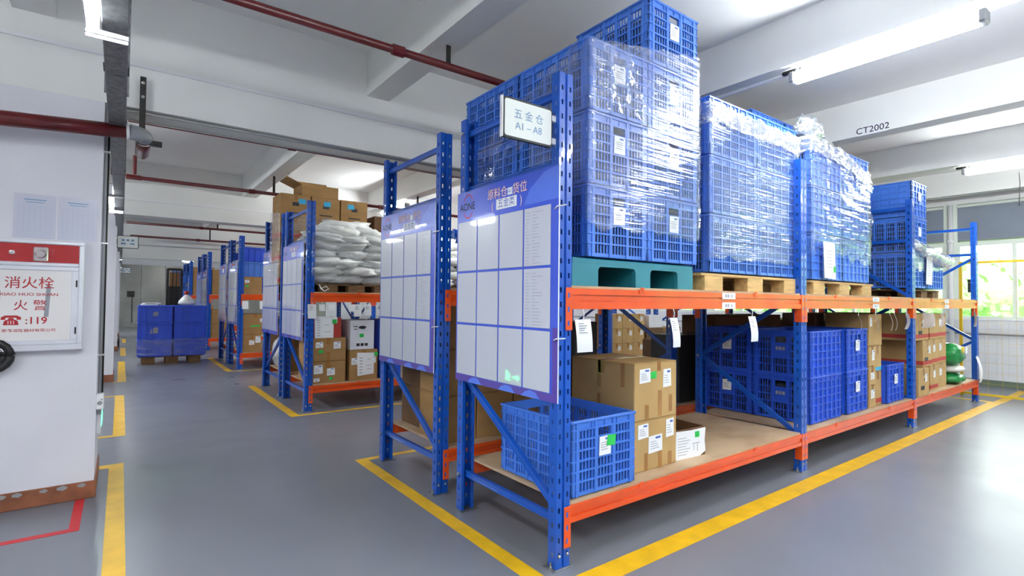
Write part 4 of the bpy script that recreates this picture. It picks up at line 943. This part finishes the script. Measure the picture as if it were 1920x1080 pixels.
strip('stretch_film', 'clear film around the carton stack behind the sacks', [(-.035, 7.0, 2.9, 1.8), (-.035, 6.40, 2.82, 1.8), (1.42, 6.40, 2.76, 1.8)], 'film4', 20, amp=.02, seed=41, flow=8, group='film on the cartons')
# rear pair lower, end-on film bags
for q in range(2): carton(f'brown carton at the corridor end behind the sacks rack, {["lower","upper"][q]}', .14, .7, 6.45, 7.0, ZL+q*.4, ZL+.398+q*.4, 'card', 0, 'cartons at the corridor end')
t = thing('plastic_bag', 'clear bag of white parts at the corridor end of the rear rack', 'bag', (.24, 7.22, ZL)); part(pillow(.15, .17, .25, 9), 'body', 'sack', t, True)

# third pair
carton('brown carton with scuffed labels on the third pair lower level', .10, .47, 10.05, 10.5, ZL, .72, 'card', 0, 'third pair cartons', cards=((.0, .2, .1, .1), (.12, .26, .1, .14)))
carton('brown carton with green lettering on the third pair lower level', .10, .60, 10.05, 10.5, .722, 1.16, 'card', 0, 'third pair cartons', cards=((.13, .3, .09, .08),), stickers=((.0, .18, .2, .03, 'green'),))
carton('brown carton leaning beside it on the third pair lower level', .62, 1.2, 10.05, 10.5, ZL, 1.1, 'card3', 0, 'third pair cartons')
carton('brown carton with green dot label on the third pair upper level', .08, .46, 10.05, 10.5, ZU, 1.95, 'card', 0, 'third pair cartons', cards=((-.1, .26, .09, .07),), stickers=((-.1, .16, .06, .04, 'green'),))
def bin_(label, x0, x1, y0, y1, z0, z1, grp, mat='bin', pap=()):
    t = thing('plastic_bin', label, 'bin', ((x0+x1)/2, (y0+y1)/2, z0), 0, grp); W, D, h = (x1-x0)/2, (y1-y0)/2, z1-z0
    m = MB().box(-W+.01, W-.01, -D+.01, D-.01, .003, .012)
    m.box(-W+.01, W-.01, -D+.01, -D+.018, .012, h-.02).box(-W+.01, W-.01, D-.018, D-.01, .012, h-.02).box(-W+.01, -W+.018, -D+.018, D-.018, .012, h-.02).box(W-.018, W-.01, -D+.018, D-.018, .012, h-.02)
    part(m, 'shell', mat, t)
    rb = MB()
    for i in range(6):
        u = -W+.03+i*(2*W-.06)/5; rb.box(u-.009, u+.009, -D-.004, -D+.01, 0, h-.03).box(u-.006, u+.006, D-.01, D-.002, 0, h-.03)
    for i in range(5):
        u = -D+.03+i*(2*D-.06)/4; rb.box(-W+.002, -W+.01, u-.006, u+.006, 0, h-.03).box(W-.01, W-.002, u-.006, u+.006, 0, h-.03)
    part(rb, 'ribs', mat, t)
    rm = MB()
    for a in ((-W, W, -D, -D+.02), (-W, W, D-.02, D), (-W, -W+.02, -D+.02, D-.02), (W-.02, W, -D+.02, D-.02)): rm.cbox(a[0]-.008*(a[0] == -W), a[1]+.008*(a[1] == W), a[2]-.008*(a[2] == -D), a[3]+.008*(a[3] == D), h-.035, h-.001, .004)
    part(rm, 'rim', mat, t)
    for (u, v, s_) in pap: part(MB(FRONT(u, -D+.0015, v)).poly([(-s_, -s_*.8), (s_*.8, -s_*.7), (s_, s_*.7), (s_*.2, s_*.9), (-s_*.7, s_*.4)], .002), 'label_card', 'inkg', t)
    return t
bin_('grey blue gridded bin on the third pair upper level', .06, .70, 10.05, 10.55, 1.952, 2.27, None, 'crateC')
bin_('bright blue bin on top of the third pair upper level', .06, .70, 10.05, 10.55, 2.272, 2.58, None)
for q in range(3): bin_(f'blue bin at the corridor end of the third pair rear rack, {["bottom","second","top"][q]}', .14, .8, 11.4, 12.0, ZU+q*.32, ZU+.318+q*.32, 'blue bins on the rear rack of the third pair')
for q in range(2): carton(f'orange brown carton on the fourth pair lower level, {["lower","upper"][q]}', .12, .6, 15.0, 15.5, ZL+q*.4, ZL+.398+q*.4, 'card', 0, 'fourth pair cartons')
carton('brown carton on the fourth pair upper level', .12, .7, 15.0, 15.6, ZU, 2.3, 'card', 0, 'fourth pair cartons'); carton('tall brown carton on the fifth pair upper level', .12, .8, 19.95, 20.6, ZU, 2.6, 'card'); carton('brown carton on the fifth pair lower level', .12, .8, 19.95, 20.6, ZL, 1.2, 'card')

# ------------------------------------------------------------------ blue bins on a pallet in the corridor
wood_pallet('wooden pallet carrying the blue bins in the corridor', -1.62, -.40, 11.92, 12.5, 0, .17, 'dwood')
for j, nm in enumerate(('left', 'right')):
    for q in range(3):
        x0 = (-1.655, -.985)[j]
        bin_(f'solid blue bin, {["bottom","middle","top"][q]} of the {nm} column on the corridor pallet', x0, x0+(.64, .63)[j], 11.88, 12.48, .172+q*.38, .55+q*.38, 'blue bins on the corridor pallet', 'bin', ((-.01, .19, .06),) if (j == 0 and q == 2) else (((-.02, .2, .085),) if (j == 0 and q == 1) else ()))
strip('stretch_film', 'clear film around the bottom blue bins in the corridor', [(-1.67, 12.3, .55, .2), (-1.67, 11.868, .56, .2), (-.35, 11.868, .56, .2), (-.35, 12.3, .55, .2)], 'film4', 14, amp=.012, seed=51, group='film on the corridor bins')
t = thing('paper_pile', 'white papers and a flat tray lying on top of the left blue bins', 'paper', (-1.42, 12.18, 1.31)); part(MB().cbox(-.19, .12, -.2, .2, 0, .03, .004), 'paper_block', 'paper', t); part(MB().cbox(-.15, .18, -.18, .1, .031, .055, .004), 'tray', 'white', t); part(MB().box(-.1, .08, -.185, -.181, .036, .05), 'print', 'ink', t)
t = thing('tied_bag', 'white plastic bag tied with red, on the right blue bins', 'bag', (-.74, 12.1, 1.31)); part(MB().lathe([(.10, 0), (.17, .03), (.16, .1), (.09, .19), (.04, .24), (.035, .27)], 14), 'body', 'sack', t, True); part(MB().lathe([(.04, .25), (.05, .28), (.06, .33)], 10), 'red_neck', 'rstripe', t, True)
# stacker mast behind the bins
t = thing('forklift', 'pallet stacker with a dark chain mast behind the corridor bins', 'forklift', (-.58, 18, 0))
for sx in (-1, 1): part(MB().box(sx*.19-.035, sx*.19+.035, -.05, .05, .03, 2.42), 'mast_rail', 'dark', t)
part(MB().box(-.19, .19, -.02, .03, 2.36, 2.44), 'top_bar', 'dark', t); part(MB().cbox(-.14, .14, -.03, .02, 1.85, 2.3, .01), 'guard_plate', 'tape', t)
part(MB().box(-.15, .15, -.01, .01, .3, 1.85), 'mesh_guard', 'dark', t)
for sx in (-.05, .05): part(MB().box(sx-.012, sx+.012, -.04, -.02, .3, 2.36), 'lift_chain', 'black', t)
part(MB().cbox(-.35, .35, .08, .7, .1, 1.1, .04), 'body', 'rstripe', t)
for sx in (-.27, .27): part(MB().box(sx-.08, sx+.08, -1.1, .1, .03, .09), 'fork', 'dark', t)
for q in range(5): wire('box', 'crateA', f'pale blue crate in the far stack beside the mast, {["lowest","second","third","fourth","highest"][q]}', (-.2, 20.6, .002+q*CH*1.1), NEAR, 'far stack of pale blue crates')
t = thing('hand_trolley', 'trolley with a black wheel half hidden by the third column', 'trolley', (-2.12, 17.2, 0))
part(MB().lathe([(.05, -.03), (.15, -.03), (.16, 0), (.15, .03), (.05, .03)], 18, T=FR((.12, 0, .16), (0, 1, 0), (0, 0, 1))), 'wheel', 'black', t, True); part(MB().cbox(-.5, .06, -.2, .4, .25, .34, .01), 'deck', 'dark', t); part(MB().tube([(0, .38, .3), (0, .5, .95), (-.4, .5, .95), (-.4, .38, .3)], .018, 8), 'handle', 'steel', t)
part(MB().lathe([(.05, -.03), (.15, -.03), (.16, 0), (.15, .03), (.05, .03)], 18, T=FR((-.52, 0, .16), (0, 1, 0), (0, 0, 1))), 'wheel', 'black', t, True)

# ------------------------------------------------------------------ notice boards and signs
def board(label, y1, full=True, code=None, wdt=1.10, z0=.93, zt=2.27):
    t = thing('notice_board', label, 'notice board', (-.012, y1, z0), 0, 'blue notice boards on the rack ends')
    h = zt-z0; F = LEFT(0, 0, 0)            # u runs from the far edge (0) to the near edge (wdt)
    part(MB(F).box(0, wdt, 0, h, .0, .006), 'panel', 'boardb', t)
    part(MB(F).box(0, wdt, 0, .045, .006, .0068).box(wdt-.045, wdt, .0452, .42, .006, .0068), 'violet_border', 'boardv', t)
    for u in (.25, .62, .86): part(MB(F).poly([(u-.09, .0005), (u+.09, .0005), (u+.05, .035), (u, .042), (u-.05, .03)], .0074), 'printed_shape', 'boardl', t)
    m = MB(F); m.poly([(.78, h-.19), (.84, h-.10), (.97, h-.02), (wdt, h-.001), (wdt, h-.001), (.90, h-.19)][:4]+[(wdt, h-.19)], .0066); part(m, 'printed_shape', 'boardl', t)
    part(MB(F).box(wdt, wdt+.003, 0, h, 0, .006), 'white_edge', 'white', t)
    top = h-.20; rh = (top-.05)/3; cw = (wdt-.07)/4
    for i in range(4):
        for j in range(3):
            u = .02+i*cw; v = .05+j*rh
            po = part(MB(F).cbox(u, u+cw-.014, v, v+rh-.016, .0062, .0105, .0012), 'document_pocket', 'pocket', t)
            if full and (i == 3 and j > 0):
                m = MB(F); rr_ = random.Random(i*7+j)
                for q in range(17): vv = v+rh-.045-q*.019; m.box(u+.02, u+.03+.03*rr_.random(), vv, vv+.003, .0106, .0109).box(u+.08, u+.10+.08*rr_.random(), vv, vv+.003, .0106, .0109)
                part(m, 'list_print', 'inkg', po)
    if full:
        part(MB(F).text('AONE', .075, .135, h-.112, .0068, bold=.012, sx=.95), 'logo_lettering', 'ink', t)
        m = MB(F)
        for sg in (1, -1):
            arc = [(.145+.055*math.cos(R(a)), h-.108+sg*.030+sg*.052*math.sin(R(a))) for a in range(10, 171, 20)]
            for p0, p1 in zip(arc[:-1], arc[1:]):
                d_ = (Vector(p1)-Vector(p0)); nn = Vector((-d_.y, d_.x)).normalized()*.0035
                m.add([(p0[0]-nn.x, p0[1]-nn.y, .0069), (p1[0]-nn.x, p1[1]-nn.y, .0069), (p1[0]+nn.x, p1[1]+nn.y, .0069), (p0[0]+nn.x, p0[1]+nn.y, .0069)], [(0, 1, 2, 3)] if True else [])
        part(m, 'logo_ring', 'red', t)
        for dn, bo, mt in ((.0069, .02, 'red'), (.0074, -.004, 'paper')):
            part(MB(F).text('原料仓', .075, .50, h-.075, dn, bold=bo).text('货位', .075, .74, h-.075, dn, bold=bo).text('(', .075, .445, h-.15, dn, bold=bo).text(')', .075, .755, h-.15, dn, bold=bo), 'title_lettering', mt, t)
        part(MB(F).box(.615, .665, h-.10, h-.055, .006, .0078).box(.49, .71, h-.18, h-.112, .006, .0078), 'white_plate', 'paper', t)
        part(MB(F).text('五金类', .062, .60, h-.146, .0082).text('A1' if code else '', .035, .64, h-.078, .0082), 'plate_lettering', 'inkblue', t)
    else:
        part(MB(F).box(.52, .70, h-.17, h-.08, .006, .0078), 'white_plate', 'paper', t)
        part(MB(F).box(.40, .82, h-.065, h-.035, .006, .0078), 'title_bar', 'rstripe', t)
    for v in (h-.25, .35):
        part(MB(F).tube([(wdt-.03, v, .008), (wdt+.0, v+.01, .02), (wdt+.05, v+.015, -.005)], .004, 6), 'cable_tie', 'white', t)
    part(MB(F).box(.02, .05, .1, .14, -.012, 0).box(wdt-.05, wdt-.02, .1, .14, -.012, 0).box(.02, .05, h-.14, h-.1, -.012, 0).box(wdt-.05, wdt-.02, h-.14, h-.1, -.012, 0), 'spacer', 'white', t)
board('blue notice board with twelve pockets on the nearest rack end', 1.08, True, 'A1')
board('blue notice board with twelve pockets on the second rack end', 2.478, True, None, 1.06)
for y, lb in ((6.19, 'blue notice board on the end of the white sacks rack'), (7.56, 'blue notice board behind the sacks rack board'), (11.16, 'notice board on the front rack of the third pair'), (12.58, 'notice board on the rear rack of the third pair'), (16.1, 'notice board on the front rack of the fourth pair'), (17.4, 'notice board on the rear rack of the fourth pair'), (21.0, 'notice board on the fifth pair of racks')):
    board(lb, y, y < 8, None, 1.10)
def hsign(label, x0, x1, y, z0, z1, lines, far=False):
    t = thing('hanging_sign', label, 'sign', ((x0+x1)/2, y, z0), 0, 'white aisle signs'); W = (x1-x0)/2; h = z1-z0; F = FRONT(0, 0, 0)
    def rr_(w_, a, b_, r): return [(sx*(w_-r)+r*math.cos(R(q)), (b_-r if sy > 0 else a+r)+r*math.sin(R(q))) for sx, sy, s0 in ((1, 1, 0), (-1, 1, 90), (-1, -1, 180), (1, -1, 270)) for q in range(s0, s0+91, 30)]
    part(MB(F).poly(rr_(W, 0, h, .02), -.02), 'frame', 'black', t); part(MB(F).poly(rr_(W-.011, .011, h-.011, .013), .002), 'face', 'signw', t)
    part(MB(F).box(-W-.006, -W, .0, h, -.02, .002), 'edge_strip', 'white', t)
    m = MB(F)
    for st, sz, v in lines: m.text(st, sz, 0, v, .003)
    if lines: part(m, 'lettering', 'inkb', t)
    else: part(MB(F).box(-.09, -.05, h*.56, h*.72, .002, .003).box(-.02, .02, h*.56, h*.72, .002, .003).box(.05, .09, h*.56, h*.72, .002, .003).box(-.1, -.03, h*.3, h*.42, .002, .003).box(-.01, .01, h*.35, h*.37, .002, .003).box(.03, .1, h*.3, h*.42, .002, .003), 'lettering', 'inkb', t)
    for v in (.04, h-.05):
        if not far: part(MB(F).cbox(W-.006, W+.028, v-.018, v+.018, -.022, .002, .004), 'bracket', 'white', t)
        else: part(MB(F).cbox(-W-.06, -W+.006, v-.018, v+.018, -.022, .002, .004), 'bracket', 'white', t)
hsign('white framed sign reading A1 to A8 sticking out from the nearest post', -.373, -.026, .03, 2.37, 2.59, (('五 金 仓', .058, .135), ('A1 – A8', .055, .072)))
hsign('white framed sign on the second column above the corridor', -2.05, -1.727, 9.6, 2.378, 2.61, (), True)
hsign('small white framed sign on the third column, farther down the corridor', -1.955, -1.75, 16.1, 2.157, 2.323, (), True)

# ------------------------------------------------------------------ hydrant cabinet, papers and pipes on the first column
yc = 2.83
t = thing('hydrant_cabinet', 'white and red fire hydrant cabinet on the near column', 'cabinet', (-2.52, yc, 1.11)); F = FRONT(0, 0, 0)
W, h, dp = .33, .785, .072
part(MB(F).box(-W, W, 0, h, 0, dp-.02), 'body', 'alum', t)
fr_ = MB(F)
for a in ((-W, W, 0, .045), (-W, W, h-.028, h), (-W, -W+.03, .045, h-.028), (W-.03, W, .045, h-.028), (-W+.03, W-.03, h-.185, h-.158)): fr_.cbox(a[0], a[1], a[2], a[3], dp-.02, dp, .005)
part(fr_, 'outer_frame', 'alum', t)
part(MB(F).box(-W+.03, W-.03, h-.158, h-.028, dp-.02, dp-.010), 'alarm_panel', 'redpanel', t)
part(MB(F).cbox(.05, .13, h-.15, h-.05, dp-.010, dp+.0, .006).lathe([(.028, 0), (.03, .012), (.024, .018)], 16, T=F @ Matrix.Translation((.09, h-.10, dp))), 'alarm_button', 'chrome', t)
part(MB(F).poly([(.165, h-.06), (.145, h-.06), (.152, h-.115)], dp-.0085), 'arrow_mark', 'red', t)
part(MB(F).lathe([(.014, 0), (.016, .008), (.009, .009), (.009, .004)], 14, T=F @ Matrix.Translation((-.06, h-.095, dp-.01))), 'key_ring', 'chrome', t)
part(MB(F).cbox(-.25, -.17, h-.15, h-.045, dp-.01, dp-.002, .004), 'bell_panel', 'redpanel', t); part(MB(F).lathe([(.03, 0), (.032, .008), (.026, .012)], 14, T=F @ Matrix.Translation((-.21, h-.1, dp-.002))), 'bell_lens', 'chrome', t)
dr = part(MB(F).box(-W+.03, W-.03, .045, h-.185, dp-.022, dp-.012), 'door', 'alum', t)
fr_ = MB(F)
for a in ((-W+.03, W-.03, .046, .075), (-W+.03, W-.03, h-.215, h-.186), (-W+.03, -W+.065, .075, h-.215), (W-.07, W-.03, .075, h-.215)): fr_.cbox(a[0], a[1], a[2], a[3], dp-.012, dp-.002, .004)
part(fr_, 'door_frame', 'alum', dr)
part(MB(F).box(-W+.065, W-.07, .075, h-.215, dp-.012, dp-.008), 'glass_panel', 'cream', dr)
for v in (.14, .48): part(MB(F).cbox(W-.045, W-.035, v-.025, v+.025, dp-.002, dp+.004, .002), 'hinge', 'dark', dr)
fn = dp-.0075; cx0 = .040; q8 = .80
lt = MB(F)
lt.text('消火栓', .112*q8, cx0-.004, .475, fn, bold=.004, sx=.98).text('XIAO HUO SHUAN', .036*q8, cx0-.004, .398, fn, bold=.012, sx=1.25).text('火 警', .098*q8, cx0+.003, .318, fn, bold=.004)
lt.text(':119', .085*q8, cx0+.036, .213, fn, bold=.018).text('荣鑫消防器材有限公司', .030*q8, cx0, .145, fn, bold=.01, sx=1.18)
hs = cx0-.094      # telephone pictogram
lt.poly([(hs-.04, .185), (hs+.04, .185), (hs+.034, .215), (hs+.014, .225), (hs+.012, .235), (hs-.012, .235), (hs-.014, .225), (hs-.034, .215)], .0005, T=F @ Matrix.Translation((0, 0, fn-.0004)))
lt.poly([(hs-.052, .222), (hs-.03, .222), (hs-.026, .236), (hs+.026, .236), (hs+.03, .222), (hs+.052, .222), (hs+.05, .24), (hs+.03, .252), (hs-.03, .252), (hs-.05, .24)], .0005, T=F @ Matrix.Translation((0, 0, fn-.0004)))
part(lt, 'lettering', 'red', t)
m = MB(F)
for u in (-.014, 0, .014): m.box(hs+u-.002, hs+u+.002, .192, .215, fn, fn+.0012)
part(m, 'pictogram_slots', 'cream', t)
m = MB(F); m2 = MB(F); m.poly([(-.14, .28), (-.115, .28), (-.11, .42), (-.125, .45), (-.14, .40)], .0003, T=F @ Matrix.Translation((-.0, 0, dp-.0079))); m2.poly([(.115, .24), (.14, .24), (.15, .46), (.125, .47)], .0003, T=F @ Matrix.Translation((0, 0, dp-.0079)))
part(m, 'tape_residue', 'inkg', t); part(m2, 'tape_residue', 'inkg', t)
for i, (x, lb) in enumerate(((-2.475, 'left laminated inspection sheet above the hydrant cabinet'), (-2.238, 'right laminated inspection sheet above the hydrant cabinet'))):
    p = thing('laminated_sheet', lb, 'paper', (x, yc, 1.91), 0, 'inspection sheets'); part(MB(F).box(-.113, .113, 0, .315, 0, .002), 'sleeve', 'paper2', p)
    m = MB(F).box(-.06, .06, .272, .279, .002, .0024).box(-.05, .05, .255, .26, .002, .0024)
    for q in range(12): m.box(-.09, .09, .03+.018*q, .0305+.018*q, .002, .0024)
    for q in range(7): m.box(-.09+.03*q, -.0895+.03*q, .03, .228, .002, .0024)
    part(m, 'form_print', 'inkb', p)
t = thing('hose_coil', 'black rubber hose coil partly hidden under the hydrant cabinet', 'hose', (-2.665, 2.765, 1.085))
part(MB().tube([(.095*math.cos(R(a)), .0+.00*a, .095*math.sin(R(a))) for a in range(0, 361, 20)], .026, 10), 'coil', 'black', t, True); part(MB().tube([(.06*math.cos(R(a)), .012, .06*math.sin(R(a))) for a in range(0, 361, 20)], .02, 8), 'coil', 'black', t, True); part(MB().tube([(0, .065, 0), (0, -.02, 0)], .014, 8), 'wall_hook', 'steel', t)
t = thing('conduit', 'pair of grey conduits down the column corner to a socket', 'conduit', (-2.082, 2.86, .7))
part(MB().tube([(0, 0, .05), (-.004, 0, 2.25)], .011, 10), 'conduit_pipe', 'grey', t, True); part(MB().tube([(.012, .04, .05), (.010, .04, 2.25)], .009, 10), 'conduit_pipe', 'dark', t, True)
part(MB().cbox(-.018, .028, -.055, .05, -.05, .065, .006), 'socket_box', 'white', t); part(MB(FRONT(.004, -.055, 0)).lathe([(.016, 0), (.016, .004)], 12).box(.006, .016, .02, .03, 0, .004), 'socket_outlet', 'grey', t)
part(MB().box(-.016, .01, .03, .06, -.10, -.05), 'back_plate', 'grey', t)
for zz in (.35, 1.2, 1.9): part(MB().box(-.018, .024, -.013, .052, zz, zz+.012), 'saddle_clip', 'steel', t)
t = thing('exit_sign', 'green lit exit sign low on the corridor face of the near column', 'sign', (-2.10, 3.14, .44)); F = RIGHT(0, 0, 0)
part(MB(F).cbox(-.20, .20, 0, .20, 0, .03, .004), 'housing', 'alum', t)
m = MB(F).poly([(-.17, .09), (-.12, .045), (-.12, .075), (-.03, .075), (-.03, .105), (-.12, .105), (-.12, .135)], .001, T=F @ Matrix.Translation((0, 0, .0302)))
m.poly([(.02, .04), (.05, .08), (.06, .12), (.03, .10), (.02, .11), (.06, .145), (.10, .14), (.13, .11), (.10, .115), (.10, .09), (.14, .05), (.12, .04), (.08, .075), (.05, .035)], .001, T=F @ Matrix.Translation((0, 0, .0302)))
m.lathe([(.016, 0), (.016, .001)], 12, T=F @ Matrix.Translation((.105, .16, .0302)))
part(m, 'pictogram', 'exitg', t)

# ------------------------------------------------------------------ yellow mesh fence by the windows
t = thing('mesh_fence', 'yellow framed wire mesh fence in front of the windows', 'fence', (9.36, .33, 0))
for y in (0, -1.9, -3.8, -5.7): part(MB().box(-.02, .02, y-.02, y+.02, 0, 2.23), 'post', 'fyel', t)
part(MB().box(-.018, .018, -5.7, 0, 2.195, 2.23), 'top_rail', 'fyel', t); part(MB().box(-.018, .018, -5.7, 0, .03, .065), 'bottom_rail', 'fyel', t)
m = MB()
for i in range(1, 34): m.box(-.0013, .0013, -i*.17-.0013, -i*.17+.0013, .06, 2.2)
for j in range(1, 13): m.box(-.0013, .0013, -5.7, 0, .065+j*.165-.0013, .065+j*.165+.0013)
part(m, 'wire_mesh', 'fyel', t)
